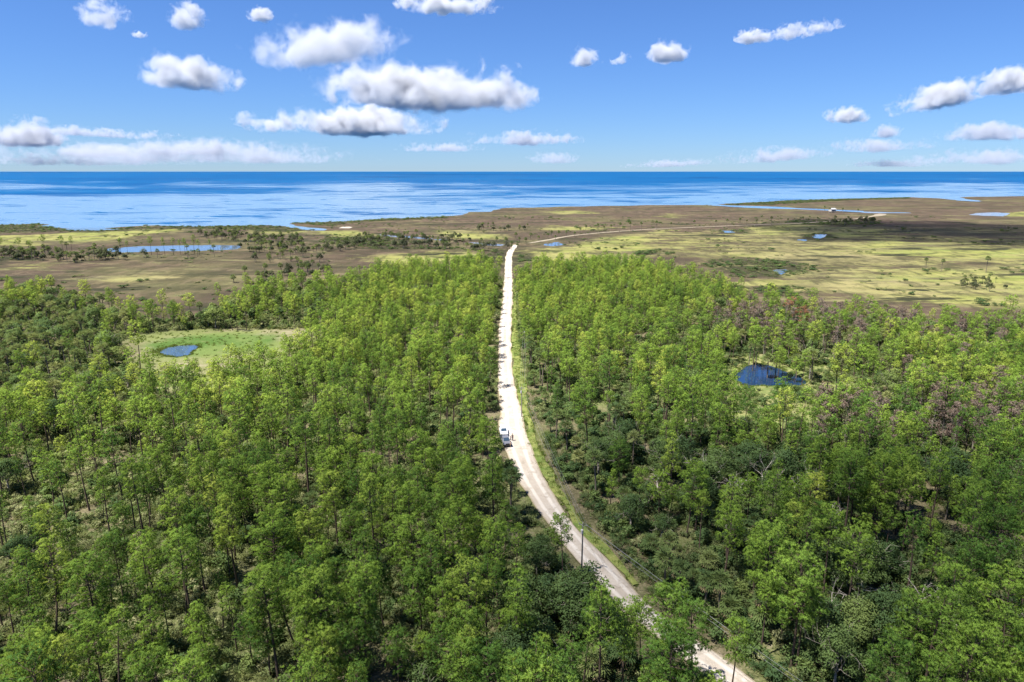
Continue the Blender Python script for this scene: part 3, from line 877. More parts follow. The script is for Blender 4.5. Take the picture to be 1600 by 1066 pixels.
seeds(Z2, [(330, 600, 3), (440, 620, 5), (690, 370, 8), (570, 330, (555, 560), 0), (460, 420, 5), (210, 340, 3), (110, 170, 0), (450, 150, 8), (880, 150, 3), (905, 280, 3), (700, 190, 0),
    (860, 340, 8), (790, 420, 5), (870, 640, (860, 990), 3), (970, 760, 9), (1200, 560, 5), (1080, 760, (1175, 1000), 3), (850, 850, 6), (300, 870, 9), (420, 860, 9), (190, 990, 3), (950, 930, 9),
    (1240, 1000, 3), (540, 50, 8), (1080, 50, 5), (1110, 370, 0), (1000, 340, 6), (1060, 590, (1080, 730), 2), (640, 870, 6), (230, 550, 4), (330, 450, 8), (360, 550, 6), (480, 570, 0),
    (570, 580, 6), (740, 110, 5), (620, 110, 8), (350, 130, 0), (90, 390, 9), (150, 540, 8), (60, 590, 0), (30, 330, 3), (740, 560, 9), (830, 240, 4), (900, 60, 8)])
seeds(Z4, [(350, 60, (365, 400), 3), (560, 120, (570, 340), 4), (790, 100, (790, 420), 3), (640, 330, (650, 680), 0), (955, 310, (950, 650), 8), (1140, 400, (1125, 860), 3), (1230, 470, 9),
    (460, 480, (447, 705), 7), (230, 330, (230, 630), 0), (600, 710, (590, 1000), 3), (700, 680, 4), (720, 890, 3), (130, 990, 3), (60, 1000, 9), (1010, 160, 5), (1170, 150, 8)])
seeds(Z5, [(570, 30, 3), (875, 60, (865, 350), 0), (800, 75, 9), (960, 160, (970, 450), 8), (1090, 190, 0), (675, 310, (675, 510), 4), (850, 360, (850, 550), 4), (310, 500, 3), (270, 650, (270, 1030), 4),
    (1010, 580, 0), (940, 670, 5), (1190, 450, 8), (1100, 480, 9), (1240, 620, 3), (830, 720, 9), (850, 880, 3), (1090, 880, 3), (1230, 980, 9), (760, 870, 8), (235, 220, (235, 470), 6),
    (360, 330, (360, 460), 6), (440, 310, 0), (330, 160, 8), (1100, 80, 5), (1270, 50, 0), (1180, 110, 8), (690, 80, 3), (640, 200, 9)])
SEED_OAK = [(ground(o[0] + x / 2.913, o[1] + y / 2.913, 7), f) for o, x, y, f in
            [(Z4, 420, 320, 0), (Z4, 850, 900, 3), (Z4, 940, 60, 1), (Z4, 1080, 40, 1), (Z4, 350, 620, 3), (Z4, 300, 500, 0), (Z4, 270, 660, 1), (Z4, 400, 700, 2), (Z4, 880, 110, 0), (Z4, 1230, 60, 0),
             (Z5, 520, 480, 1), (Z5, 590, 520, 3), (Z5, 460, 500, 0), (Z5, 980, 110, 1), (Z5, 700, 760, 1), (Z5, 450, 740, 0), (Z5, 560, 760, 1), (Z5, 470, 920, 3), (Z5, 1000, 30, 0), (Z5, 780, 640, 2), (Z5, 850, 770, 2),
             (Z2, 1180, 880, 1), (Z2, 1260, 800, 0), (Z2, 1100, 960, 2), (Z2, 760, 960, 2), (Z5, 230, 960, 2), (Z4, 160, 640, 0), (Z4, 60, 660, 0)]]
SEED_PALM = [(ground(o[0] + x / 2.913, o[1] + y / 2.913, 4), f) for o, x, y, f in
             [(Z4, 720, 480, 1), (Z4, 880, 660, 1), (Z4, 760, 600, 1), (Z4, 510, 430, 0), (Z4, 215, 90, 0), (Z4, 600, 500, 1), (Z4, 1140, 740, 2), (Z4, 830, 570, 2), (Z4, 700, 560, 1), (Z4, 950, 680, 1),
              (Z4, 300, 150, 1), (Z4, 250, 240, 0), (Z4, 320, 280, 1), (Z4, 280, 800, 2), (Z4, 560, 560, 2), (Z4, 1000, 720, 2), (Z4, 1060, 800, 2), (Z4, 560, 440, 1), (Z4, 640, 420, 2),
              (Z5, 620, 850, 1), (Z5, 110, 740, 1), (Z5, 420, 930, 2), (Z5, 580, 900, 2), (Z5, 700, 820, 2), (Z5, 330, 900, 2), (Z4, 900, 500, 2), (Z4, 500, 380, 1), (Z4, 180, 270, 2)]]

IMG = lambda x, y: project(np.asarray(x), np.asarray(y), 0.)


def kinds_at(P):
    """what grows where: densities (per m2) of pine, oak, palm from the photo's stands"""
    u, v = IMG(P[:, 0], P[:, 1])
    n = len(P)
    pine = np.full(n, .080); oak = np.full(n, .0035); palm = np.full(n, .0035)
    def box(u0, u1, v0, v1, s=30.):
        f = lambda a, lo, hi: 1 / (1 + np.exp(-(a - lo) / (s / 4))) * 1 / (1 + np.exp((a - hi) / (s / 4)))
        return f(u, u0, u1) * f(v, v0, v1)
    def put(m, a, b, c):
        nonlocal pine, oak, palm
        pine = pine * (1 - m) + a * m; oak = oak * (1 - m) + b * m; palm = palm * (1 - m) + c * m
    put(box(-800, 230, 455, 680), .020, .014, .034)           # mixed wood, far left
    put(box(-800, 160, 500, 660), .006, .014, .050)
    put(box(230, 560, 450, 525), .032, .013, .008)            # behind the grassy pond
    put(box(-800, 280, 740, 900), .010, .001, .0)             # open pine flat, near left
    put(box(-800, 470, 880, 1400), .018, .001, .0)
    put(box(470, 860, 650, 1400),   .070, .004, .002)           # dense stand left of the road
    put(box(560, 720, 970, 1400), .016, .006, .003)
    put(box(800, 1020, 560, 1100, 40), .010, .009, .022)      # palms along the road's right side
    put(box(1000, 1260, 740, 860), .020, .016, .001)          # dark oaks
    put(box(1000, 1180, 820, 1100), .010, .007, .014)
    put(box(1290, 1460, 850, 1010), .007, .016, .004)
    put(box(1460, 2400, 820, 1400), .044, .008, .003)
    put(box(1050, 2400, 505, 575), .014, .006, .040)          # palms round the far pond
    put(box(1240, 1420, 570, 690), .014, .005, .024)
    put(box(1420, 2400, 500, 580), .040, .014, .004)
    put(box(1280, 2400, 470, 520), .012, .016, .002)
    put(box(860, 1060, 560, 640, 20), .048, .004, .004)
    return pine, oak, palm


def pick_form(r, x, y):
    w = [.16, .13, .10, .10, .08, .12, .11, .06, .12, .08]
    if x < -18 and y < 150: w = [.10, .26, .12, .02, .10, .08, .14, .14, .08, .02]
    if y > 170: w = [.26, .04, .05, .14, .14, .06, .12, .01, .14, .10]
    return int(r.choice(10, p=np.array(w) / sum(w)))


def grow_points():
    """Poisson-like fill round the hand-placed trees, sorted by kind"""
    pts = [(x, y, H / PINES[f][1], 'pine', f) for x, y, H, f in SEEDS if in_wood(np.array([[x, y]]), 2.6)[0]]
    pts += [(p[0], p[1], random.uniform(.9, 1.1), 'oak', f) for p, f in SEED_OAK if in_wood(np.array([p]), 3.4)[0]]
    pts += [(p[0], p[1], random.uniform(.85, 1.15), 'palm', f) for p, f in SEED_PALM if in_wood(np.array([p]), 3.0)[0]]
    cell = {}
    def ok(x, y, d):
        i, j = int(x // 6), int(y // 6)
        for a in (-1, 0, 1):
            for b in (-1, 0, 1):
                for (px, py, pd) in cell.get((i + a, j + b), ()):
                    if (px - x) ** 2 + (py - y) ** 2 < (d + pd) ** 2 * .25: return False
        return True
    def put(x, y, d): cell.setdefault((int(x // 6), int(y // 6)), []).append((x, y, d))
    D = {'pine': 2.5, 'oak': 4.6, 'palm': 2.4}
    for p in pts: put(p[0], p[1], D[p[3]] * 1.15)
    r = np.random.default_rng(5)
    N = 90000
    yy = 50 + (r.uniform(0, 1, N) ** .62) * 460; xx = r.uniform(-1, 1, N) * (yy * .80 + 34)
    area_pdf = 1.0
    P = np.column_stack([xx, yy]); keep = in_wood(P, 2.3); P = P[keep]
    a, b, c = kinds_at(P)
    u, v = IMG(P[:, 0], P[:, 1])
    # local sampling density of the candidates
    dens = N * .62 ** -1 * ((P[:, 1] - 50) / 460) ** (1 / .62 - 1) / 460 / (2 * (P[:, 1] * .80 + 34))
    q = r.uniform(0, 1, len(P)); tot = (a + b + c) / np.maximum(dens, 1e-6) * 1.45
    clump = fbm2(P, .05, 3, 77)
    tot *= .45 + 1.1 * clump
    kind = np.where(r.uniform(0, 1, len(P)) < a / (a + b + c), 0, np.where(r.uniform(0, 1, len(P)) < b / (b + c), 1, 2))
    for i in np.argsort(r.uniform(size=len(P))):
        if q[i] > tot[i]: continue
        x, y = P[i]; k_ = ('pine', 'oak', 'palm')[kind[i]]
        if k_ == 'pine':
            f = pick_form(r, x, y); dd = (.9 + PINES[f][3] * 1.08) * r.uniform(.85, 1.2)
        else: dd = D[k_] * r.uniform(.8, 1.2)
        if not ok(x, y, dd): continue
        if k_ != 'pine' and in_wood(P[i:i + 1], 3.2)[0] == False: continue
        put(x, y, dd)
        if k_ == 'pine':
            s = (r.uniform(.74, 1.08) if y > 170 else r.uniform(.64, 1.12)) * (.94 if y > 170 else 1) * (.92 if y > 260 else 1) * r.uniform(.88, 1.08)
        elif k_ == 'oak': f = int(r.integers(0, 4)); s = r.uniform(.7, 1.1)
        else: f = int(r.choice(4, p=[.2, .3, .35, .15])); s = r.uniform(.75, 1.2)
        pts.append((x, y, s, k_, f))
    return pts


def in_wood(P, off):
    P = np.asarray(P, float)
    m = poly_sd(P, forest_poly) + (fbm2(P, .05, 3, 61) - .5) * 14 > 0
    d = seg_dist(P, road_c[::2])
    # signed side of the road: its right-hand verge is kept clear
    m &= d > 3.1 + off * .55 + np.where(P[:, 1] > 150, 1.5, 0)
    i = np.argmin(np.abs(road_c[None, :, 1] - P[:, 1:2]), axis=1)
    right = P[:, 0] > road_c[i, 0]
    strip = np.interp(P[:, 1], [45, 90, 120, 180, 260, 420], [6.0, 6.0, 8.6, 9.0, 7.0, 5.0])
    m &= ~(right & (d < strip))
    a = poly_sd_fast(P, CLEAR_A, 30); b = poly_sd_fast(P, CLEAR_B, 30)
    j = fbm2(P, .08, 2, 91)
    m &= ~((a + (j - .5) * 22) > 0)
    m &= ~(((b + (j - .5) * 18) > 0) & (j < .64))
    # the lay-by where the cars stand
    m &= ~((np.abs(P[:, 0] + 1.5) < 6) & (P[:, 1] > 148) & (P[:, 1] < 176) & (P[:, 0] < 3))
    return m


def clears_view(t):
    x, y, s, k_, f = t
    if k_ == 'pine': H, cb_, cr_ = PINES[f][1] * s, PINES[f][2], PINES[f][3] * s + .35
    elif k_ == 'oak': H, cb_, cr_ = OAKS[f][1] * s, .2, OAKS[f][2] * s
    else: H, cb_, cr_ = PALMS[f][1] * s + .8, .6, 1.7
    pts = VIEWPTS[VIEWPTS[:, 1] > y - 2]
    if not len(pts): return True
    u0, v0 = project(x, y, H * (1 - .5 * (1 - cb_))); u1, v1 = project(x, y, H)
    hw = F * cr_ / (y * cP + CAMH * sP - H * .7 * sP)
    pu, pv = project(pts[:, 0], pts[:, 1], pts[:, 2])
    return not np.any((np.abs(pu - u0) < hw * 1.02) & (pv > v1 - 1) & (pv < v0 + (v0 - v1)))


vsel = [p for p in road_c[::2] if 116 < p[1] < 600]
cx_, cy_ = ground(790, 690, .8)
VIEWPTS = np.array([(p[0], p[1], .8) for p in vsel] + [(p[0] + 1.3, p[1], .8) for p in vsel if p[1] > 115] + [(cx_ + a, cy_ + b, 1.2) for a in (-.6, .6, 1.4) for b in (-2, 0, 3, 7)] + [(11.4, 100, z) for z in (4., 6, 9)] + [(p[0], p[1], .8) for p in road_c if 70 < p[1] < 80] + [(p[0], p[1], .1) for kk in ('pond_a', 'pond_b') for p in np.vstack([water_w[kk], water_w[kk].mean(0)]) if fbm2(np.array([p]), .3, 2, 8)[0] < .62])
TREES = [t for t in grow_points() if clears_view(t)]

# ------------------------------------------------------------------ plant the trees
N_IND = {'pine': 300, 'oak': 300, 'palm': 300 - 44}
def in_frame(t):
    u, v = project(t[0], t[1], {'pine': 11, 'oak': 6, 'palm': 5}[t[3]] * t[2]); return -15 < u < 1615 and v < 1085
by = {k_: sorted([t for t in TREES if t[3] == k_], key=lambda t: math.hypot(t[0], t[1]) + (0 if in_frame(t) else 5000)) for k_ in ('pine', 'oak', 'palm')}
N_IND = {k_: min(n_, sum(in_frame(t) for t in by[k_])) for k_, n_ in N_IND.items()}
trng = np.random.default_rng(99)
INDIV = []          # (object, kind, look, x, y, scale, tint)


def put_tree(kind, x, y, s, f, tint):
    z = float(ground_z([[x, y]])[0]) - .05
    rz = trng.uniform(0, 6.28)
    far = y > 185
    if kind == 'pine': nm, group, look = 'slash_pine', 'pines of the forest', PINES[f][0]
    elif kind == 'oak': nm, group, look = 'live_oak', 'oaks of the forest', OAKS[f][0]
    else: nm, group, look = 'cabbage_palm', 'cabbage palms', PALMS[f][0]
    if far:
        me = {'pine': pine_far, 'oak': oak_far, 'palm': palm_far}[kind][f]
        root = link(nm, me, None, (x, y, z)); root['tint'] = tint
    else:
        root = empty(nm, (x, y, z))
        src = {'pine': pine_near, 'oak': oak_near, 'palm': palm_near}[kind][f]
        for pn, me in zip(('trunk', 'crown', 'dry_fronds'), src):
            c = link(pn, me, root); c['tint'] = tint
    root.rotation_euler = (trng.normal(0, .03), trng.normal(0, .03), rz)
    w = trng.uniform(.9, 1.12)
    root.scale = (s * w, s * w, s)
    root['category'] = 'tree'; root['group'] = group
    INDIV.append((root, kind, look, x, y, s, tint))
    return root


def tint_at(kind, x, y):
    t = trng.beta(2.2, 3.6) if y < 135 else trng.beta(2.0, 2.6) if y < 170 else trng.beta(2.3, 2.0)
    return float(np.clip(t, .02, .98))


for kind in ('pine', 'oak', 'palm'):
    L = by[kind]
    for t in L[:N_IND[kind]]: put_tree(kind, t[0], t[1], t[2], t[4], tint_at(kind, t[0], t[1]))
    rest = L[N_IND[kind]:]
    if rest:
        P = np.array([(t[0], t[1]) for t in rest]); n = len(P)
        me, nm = {'pine': (pine_far, 'pine_forest'), 'oak': (oak_far, 'oak_wood'), 'palm': (palm_far, 'palm_grove')}[kind]
        o = instancer(nm, me, P, [t[2] for t in rest], trng.uniform(0, 6.28, n), [t[4] for t in rest], [tint_at(kind, *p) for p in P])
        tag(o, {'pine': 'bright green pine forest filling both sides of the white road towards the marsh', 'oak': 'scattered dark round oaks standing among the far pines',
                'palm': 'pale green cabbage palms growing among the far pines and round the ponds'}[kind], 'forest')

# brown dying pines in the forest beyond the far pond
BROWN = [(1243, 478), (1256, 483), (1232, 470), (1390, 505), (1480, 520), (1140, 470), (1170, 468), (1195, 478), (1398, 485), (1425, 492), (1345, 500), (1300, 492), (1500, 605), (1380, 620), (1415, 615), (1340, 618),
         (1290, 612), (1440, 640), (1150, 492), (1210, 500), (1330, 640), (1285, 470), (1310, 480), (1360, 478), (650, 520), (245, 560), (1475, 600), (1530, 625), (1375, 490), (1412, 484), (1110, 470), (1560, 590), (1525, 600)]
br_ = np.random.default_rng(77)
BROWN += [(float(u), float(470 + (u - 1130) * .06 + abs(br_.normal(0, 28)))) for u in br_.uniform(1120, 1600, 60)] + [(float(u), float(v)) for u, v in zip(br_.uniform(1280, 1600, 40), br_.uniform(585, 660, 40))]
bt = [(x, y) for x, y in (ground(u, v, 12) for u, v in BROWN) if in_wood(np.array([[x, y]]), 2.2)[0] and -5 < project(x, y, 12)[0] < 1605]
for i, (x, y) in enumerate(bt):
    o = link('dying_pine', brown_far[i % 2], None, (x, y, .4)); o['tint'] = float(trng.uniform(.0, .35) if i > 2 else .98)
    o.rotation_euler = (0, 0, trng.uniform(0, 6.28)); s = trng.uniform(.8, 1.05); o.scale = (s, s, s)
    o['category'] = 'tree'; o['group'] = 'brown dying pines'
    INDIV.append((o, 'brown', 'thin brown', x, y, s, o['tint']))
# bleached dead trees
SNAGPX = [(1085, 735, 0), (1192, 738, 1), (1205, 742, 2), (1140, 745, 2), (1280, 745, 0), (1245, 745, 2), (1160, 752, 2), (1340, 928, 0), (1295, 955, 1), (1300, 790, 2), (860, 1030, 2), (1440, 915, 2), (1105, 742, 1), (1030, 740, 2), (735, 880, 2)]
for u, v, f in SNAGPX:
    x, y = ground(u, v, 5)
    if not in_wood(np.array([[x, y]]), 2.5)[0]: continue
    o = empty('dead_tree', (x, y, .4), trng.uniform(0, 6.28)); t_ = link('bare_branches', SNAGS[f], o)
    o['category'] = 'tree'; o['group'] = 'bleached dead trees'
    INDIV.append((o, 'snag', 'bare bleached', x, y, 1, .5))
# palms strung along the causeway and the marsh edge
CPALM = [(812, 381), (822, 384), (829, 377), (806, 376), (842, 379), (856, 374), (862, 371), (868, 377), (873, 372), (885, 370), (898, 372), (906, 369), (915, 367), (934, 366), (944, 365), (955, 363.5), (968, 364), (985, 362), (1002, 361.5),
         (1026, 361), (1048, 360), (1084, 357.5), (1118, 356), (1135, 355.5), (1156, 355), (1166, 354), (1182, 353.5), (1205, 353), (1230, 351.5), (1254, 350.5), (1262, 352), (1277, 350), (1296, 334), (1316, 336), (1340, 336.5), (1288, 334),
         (776, 383), (790, 380), (752, 385), (800, 389), (808, 391), (1446, 424), (1470, 426), (1540, 428)]
for i, (u, v) in enumerate(CPALM):
    x, y = ground(u, v); s = trng.uniform(.75, 1.15) * (1.15 if y > 900 else 1)
    f = 1 if u < 900 else 0
    o = link('cabbage_palm', palm_far[f], None, (x, y, .5)); o['tint'] = .25; o.rotation_euler = (0, 0, trng.uniform(0, 6.28)); o.scale = (s, s, s)
    o['category'] = 'tree'; o['group'] = 'cabbage palms'
    INDIV.append((o, 'palm', PALMS[f][0], x, y, s, .25))
# thin pines in front of the long lagoon
LPINE = [(4, 399), (32, 398), (113, 397), (190, 399), (200, 400), (237, 400), (258, 401), (272, 400), (282, 399), (290, 400), (304, 398), (312, 400), (329, 396), (50, 400), (100, 400), (440, 402), (390, 392), (70, 396)]
for i, (u, v) in enumerate(LPINE):
    x, y = ground(u, v); f = (7, 4, 1, 7)[i % 4]; s = trng.uniform(.75, .98)
    o = link('marsh_pine', pine_far[f], None, (x, y, .4)); o['tint'] = .3; o.rotation_euler = (0, 0, trng.uniform(0, 6.28)); o.scale = (s, s, s)
    o['category'] = 'tree'; o['group'] = 'thin pines by the lagoon'
    INDIV.append((o, 'marsh', PINES[f][0], x, y, s, .3))

# ------------------------------------------------------------------ marsh hammocks (far-off woods that read as one mass)
def fill_poly(px, per, r, z=0.):
    w = G(px, z); lo, hi = w.min(0), w.max(0); n = int((hi - lo).prod() * per)
    P = r.uniform(lo, hi, (n, 2)); sd = poly_sd(P, w) + (fbm2(P, .05, 3, 31) - .5) * 20
    return P[sd > 0]
hr = np.random.default_rng(31)
HAM = [([(-200, 396), (60, 398), (165, 396), (180, 402), (170, 412), (110, 414), (60, 412), (20, 408), (-200, 408)], .012), ([(160, 404), (340, 402), (345, 405), (160, 409)], .004),
       ([(300, 371), (340, 366), (430, 372), (480, 377), (500, 384), (470, 386), (400, 380), (320, 374)], .010), ([(380, 382), (440, 388), (500, 388), (560, 378), (600, 376), (600, 384), (560, 392), (480, 400), (400, 398)], .009),
       ([(440, 404), (490, 404), (520, 412), (440, 414), (395, 410)], .006), ([(560, 372), (640, 374), (760, 388), (800, 392), (780, 396), (700, 392), (600, 392), (550, 386)], .007),
       ([(740, 361), (780, 359.5), (826, 360), (826, 362), (780, 362.5), (745, 362.5)], .010), ([(1300, 350.5), (1340, 349), (1372, 349), (1374, 351.5), (1340, 352.5), (1300, 353)], .012),
       ([(1492, 446), (1520, 440), (1560, 444), (1572, 452), (1550, 458), (1505, 456)], .030), ([(330, 378), (385, 376), (400, 381), (385, 386)], .004), ([(360, 446), (440, 430), (490, 424), (520, 430), (440, 446), (400, 456)], .012),
       ([(560, 365), (700, 372), (760, 379), (700, 377), (600, 370)], .006)]
HP = np.vstack([fill_poly(p, d * 1.5, hr) for p, d in HAM])
isp = hr.uniform(size=len(HP)) < .55
A_, B_ = HP[~isp], HP[isp]
o = instancer('hammock_wood', HAMMOCK, A_, hr.uniform(.55, .95, len(A_)) * np.where((A_[:, 0] > 150) & (A_[:, 1] < 500), .55, 1), hr.uniform(0, 6.28, len(A_)), hr.integers(0, 3, len(A_)), hr.uniform(0, .8, len(A_)))
tag(o, 'dark hammock woods standing as islands in the brown marsh', 'wood')
o = instancer('hammock_palms', palm_far, B_, hr.uniform(.6, 1.15, len(B_)) * np.where((B_[:, 0] > 150) & (B_[:, 1] < 500), .55, 1), hr.uniform(0, 6.28, len(B_)), hr.integers(0, 3, len(B_)), hr.uniform(0, .6, len(B_)))
tag(o, 'grey green palms massed on the marsh islands', 'palms')

# low rush and mangrove clumps over the dark marsh
SP_ = []
for p in DARK:
    w = G(p); area = abs(np.sum(w[:, 0] * np.roll(w[:, 1], -1) - w[:, 1] * np.roll(w[:, 0], -1))) / 2
    SP_.append(fill_poly(p, min(.035, 1500 / max(area, 1)), hr))
# scattered clumps everywhere in the open marsh
n = 3600
yy = 330 + 700 * hr.uniform(0, 1, n) ** .8; xx = hr.uniform(-.85, .85, n) * yy
Q = np.column_stack([xx, yy])
okm = (poly_sd(Q, forest_poly) < -3) & (poly_sd(Q, land_poly) > 5) & (ground_z(Q) > .2) & (fbm2(Q, .02, 3, 55) > .56)
for k_, w in water_w.items(): okm &= poly_sd_fast(Q, w, 40) < -4
okm &= (seg_dist(Q, far_c[::4]) > 8) & (seg_dist(Q, road_c[::4]) > 8)
MP = np.vstack(SP_ + [Q[okm]])
MP = MP[(ground_z(MP) > .15) & (seg_dist(MP, far_c[::3]) > 7) & (seg_dist(MP, road_c[::3]) > 7)]
n = len(MP); s_ = hr.uniform(.7, 1.9, n)
o = instancer('marsh_scrub', SHRUB + [BUSHD[0]], MP, np.column_stack([s_ * 1.5, s_ * 1.1, s_ * .55]), hr.uniform(0, 6.28, n), hr.integers(0, 4, n), hr.uniform(0, .35, n))
tag(o, 'low dark rush and mangrove clumps spotted over the marsh', 'scrub')

# undergrowth through the forest and round its ponds
n = 95000
yy = 46 + 430 * hr.uniform(0, 1, n) ** .72; xx = hr.uniform(-1, 1, n) * (yy * .82 + 36)
Q = np.column_stack([xx, yy])
d_ = seg_dist(Q, road_c[::2]); i_ = np.argmin(np.abs(road_c[None, ::4, 1] - Q[:, 1:2]), axis=1); rt = Q[:, 0] > road_c[::4][i_, 0]
strip = np.interp(Q[:, 1], [45, 90, 120, 180, 260, 420], [3.9, 4.0, 7.0, 7.4, 5.8, 4.2])
okm = (poly_sd(Q, forest_poly) > -2) & (d_ > 3.7) & ~(rt & (d_ < strip)) & (fbm2(Q, .09, 3, 70) > .30)
okm &= (poly_sd_fast(Q, CLEAR_A, 30) < -1) & ((poly_sd_fast(Q, CLEAR_B, 30) < 0) | (hr.uniform(size=n) < .3))
for k_ in ('pond_a', 'pond_b'): okm &= poly_sd_fast(Q, water_w[k_], 30) < -2.5
okm &= ~((np.abs(Q[:, 0] + 1.5) < 5) & (Q[:, 1] > 146) & (Q[:, 1] < 178) & (Q[:, 0] < 3))
Q = Q[okm]; n = len(Q)
u_, v_ = IMG(Q[:, 0], Q[:, 1])
pk = hr.integers(0, 6, n); bigm = hr.uniform(size=n) < np.where((u_ > 850) & (v_ > 640), .22, .09)
pk = np.where(bigm, hr.integers(6, 8, n), pk)
o = instancer('undergrowth', SHRUB + PALMETTO + BUSHD, Q, hr.uniform(.7, 1.5, n), hr.uniform(0, 6.28, n), pk, np.clip(hr.normal(.5, .22, n) + np.where((u_ < 450) & (v_ > 650), .2, 0) - np.where(u_ > 850, .12, 0), 0, 1))
tag(o, 'pale shrubs and saw palmetto covering the forest floor', 'undergrowth')

# grass tufts along the verge and in the clearings
def tuft(seed):
    r = np.random.default_rng(seed); n = 40
    c = r.normal(0, .28, (n, 3)) * [1, 1, 0]; d = norm(r.normal(size=(n, 3)) * .45 + [0, 0, 1]); sd = norm(np.cross(d, r.normal(size=(n, 3)))) * .045
    h = r.uniform(.25, .6, (n, 1)); v = np.stack([c - sd, c + sd, c + d * h], 1).reshape(-1, 3)
    return mesh_np('tuft', v, tris=np.arange(n * 3).reshape(-1, 3), mats=[M['grass']])
TUFT = [tuft(i) for i in range(3)]
vr = np.random.default_rng(17)
gp = []
t_ = norm(np.gradient(ln, axis=0)); nr_ = np.stack([t_[:, 1], -t_[:, 0]], 1)
for i in range(len(ln)):
    m_ = int(wd[i] * 2.5 * 1.4); off = vr.uniform(-wd[i] * .5, wd[i] * .62, m_)
    gp.append(ln[i] - nr_[i] * (3.0 + .45 * wd[i] + off[:, None]) + t_[i] * vr.uniform(-1.25, 1.25, (m_, 1)))
for cl, dn in ((CLEAR_A, .10), (CLEAR_B, .35)):
    lo, hi = cl.min(0), cl.max(0); P = vr.uniform(lo, hi, (int((hi - lo).prod() * dn), 2)); gp.append(P[(poly_sd(P, cl) > 0) & (ground_z(P) > .2)])
for kk in ('pond_a', 'pond_b'):
    wp = water_w[kk]; lo, hi = wp.min(0) - 8, wp.max(0) + 8; P = vr.uniform(lo, hi, (2600, 2)); z_ = ground_z(P); gp.append(P[(z_ > -.12) & (z_ < .42) & (poly_sd(P, wp) > -8)])
gp = np.vstack(gp); n = len(gp); gp = gp[seg_dist(gp, road_c) > 3.0]; n = len(gp)
o = instancer('verge_grass', TUFT, gp, vr.uniform(.6, 1.4, n), vr.uniform(0, 6.28, n), vr.integers(0, 3, n), vr.uniform(.1, .9, n), zs=np.where(seg_dist(gp, road_c[::2]) < 12, np.maximum(ground_z(gp), .55), ground_z(gp)))
tag(o, 'bright green grass along the road verge and round the ponds', 'grass')

# ------------------------------------------------------------------ labels for every single plant
BASEK = {'pine': 'pine', 'oak': 'oak', 'palm': 'cabbage palm', 'brown': 'dying pine', 'snag': 'dead tree', 'marsh': 'pine'}
def hue(k_, t):
    if k_ in ('brown',): return 'rusty' if t > .9 else 'grey brown'
    if k_ == 'snag': return 'white'
    return 'dark green' if t < .36 else 'mid green' if t < .5 else 'bright green' if t < .66 else 'yellow green'
POS = np.array([(t[3], t[4]) for t in INDIV]); KND = [t[1] for t in INDIV]
used = {}
TOPS = {'pine': 13.5, 'oak': 8.5, 'palm': 6.5, 'brown': 12.5, 'snag': 6., 'marsh': 13.5}
def near(i, n=2):
    d = np.hypot(POS[:, 0] - POS[i, 0], POS[:, 1] - POS[i, 1]); d[i] = 1e9; return np.argsort(d)[:n]
def nb(j):
    t = INDIV[j]; return 'a ' + t[2].split()[0] + ' ' + BASEK[t[1]].split()[-1]
def short_near(i, q=0):
    """what stands next to this plant, as seen from the camera"""
    j = int(near(i, q + 1)[q])
    side = 'left of' if POS[i, 0] < POS[j, 0] else 'right of'
    if abs(POS[i, 0] - POS[j, 0]) < abs(POS[i, 1] - POS[j, 1]): side = 'before' if POS[i, 1] < POS[j, 1] else 'behind'
    return side + ' ' + nb(j)
def between(i):
    a, b = near(i, 2); return 'between ' + nb(a) + ' and ' + nb(b)
COLW = ['at the left edge', 'far left', 'well left', 'mid left', 'left of centre', 'just left of the road', 'centre', 'just right of the road', 'right of centre', 'mid right', 'well right', 'far right', 'at the right edge']
ROWW = ['on the outer marsh', 'by the marsh', 'in the far forest', 'beyond the ponds', 'level with the ponds', 'nearer than the ponds', 'level with the parked cars', 'in the middle forest', 'level with the road bend', 'in the near forest', 'at the bottom edge']
ROWV = [392, 440, 490, 545, 600, 660, 720, 800, 890, 980]
def label_for(i):
    o, k_, look, x, y, s, t = INDIV[i]
    u, v = (float(a) for a in project(x, y, TOPS[k_] * s * .75))
    ci = int(np.clip(u / 1600 * 13, 0, 12.99)); ri = int(np.searchsorted(ROWV, v))
    base = '%s %s, %s %s' % (look.split()[0] + ' ' + hue(k_, t) if k_ == 'brown' else look + ' ' + hue(k_, t), BASEK[k_], COLW[ci], ROWW[ri])
    if base not in used: return base
    j = int(near(i, 1)[0]); taller = TOPS[k_] * s > TOPS[KND[j]] * INDIV[j][5]
    nm_ = base.split(',')[0]; cmp_ = ('taller' if taller else 'lower') + ' than the ' + INDIV[j][2].split()[0] + ' ' + BASEK[KND[j]].split()[-1] + ' beside it'
    for place in (COLW[ci] + ' ' + ROWW[ri], ROWW[ri], COLW[ci]):
        for extra in (short_near(i), short_near(i, 1), cmp_, between(i), short_near(i, 2), short_near(i, 3)):
            b2 = nm_ + ', ' + place + ', ' + extra
            if len(b2.replace(',', ' ').split()) <= 16 and b2 not in used: return b2
    return base
for i in range(len(INDIV)):
    lb = label_for(i); used[lb] = 1; INDIV[i][0]['label'] = lb

# ------------------------------------------------------------------ cars, people, poles, house
def bm_obj(name, bm, mat, parent=None, smooth=False, loc=(0, 0, 0)):
    me = bpy.data.meshes.new(name); bm.to_mesh(me); bm.free()
    me.materials.append(mat)
    for p_ in me.polygons: p_.use_smooth = smooth
    return link(name, me, parent, loc)


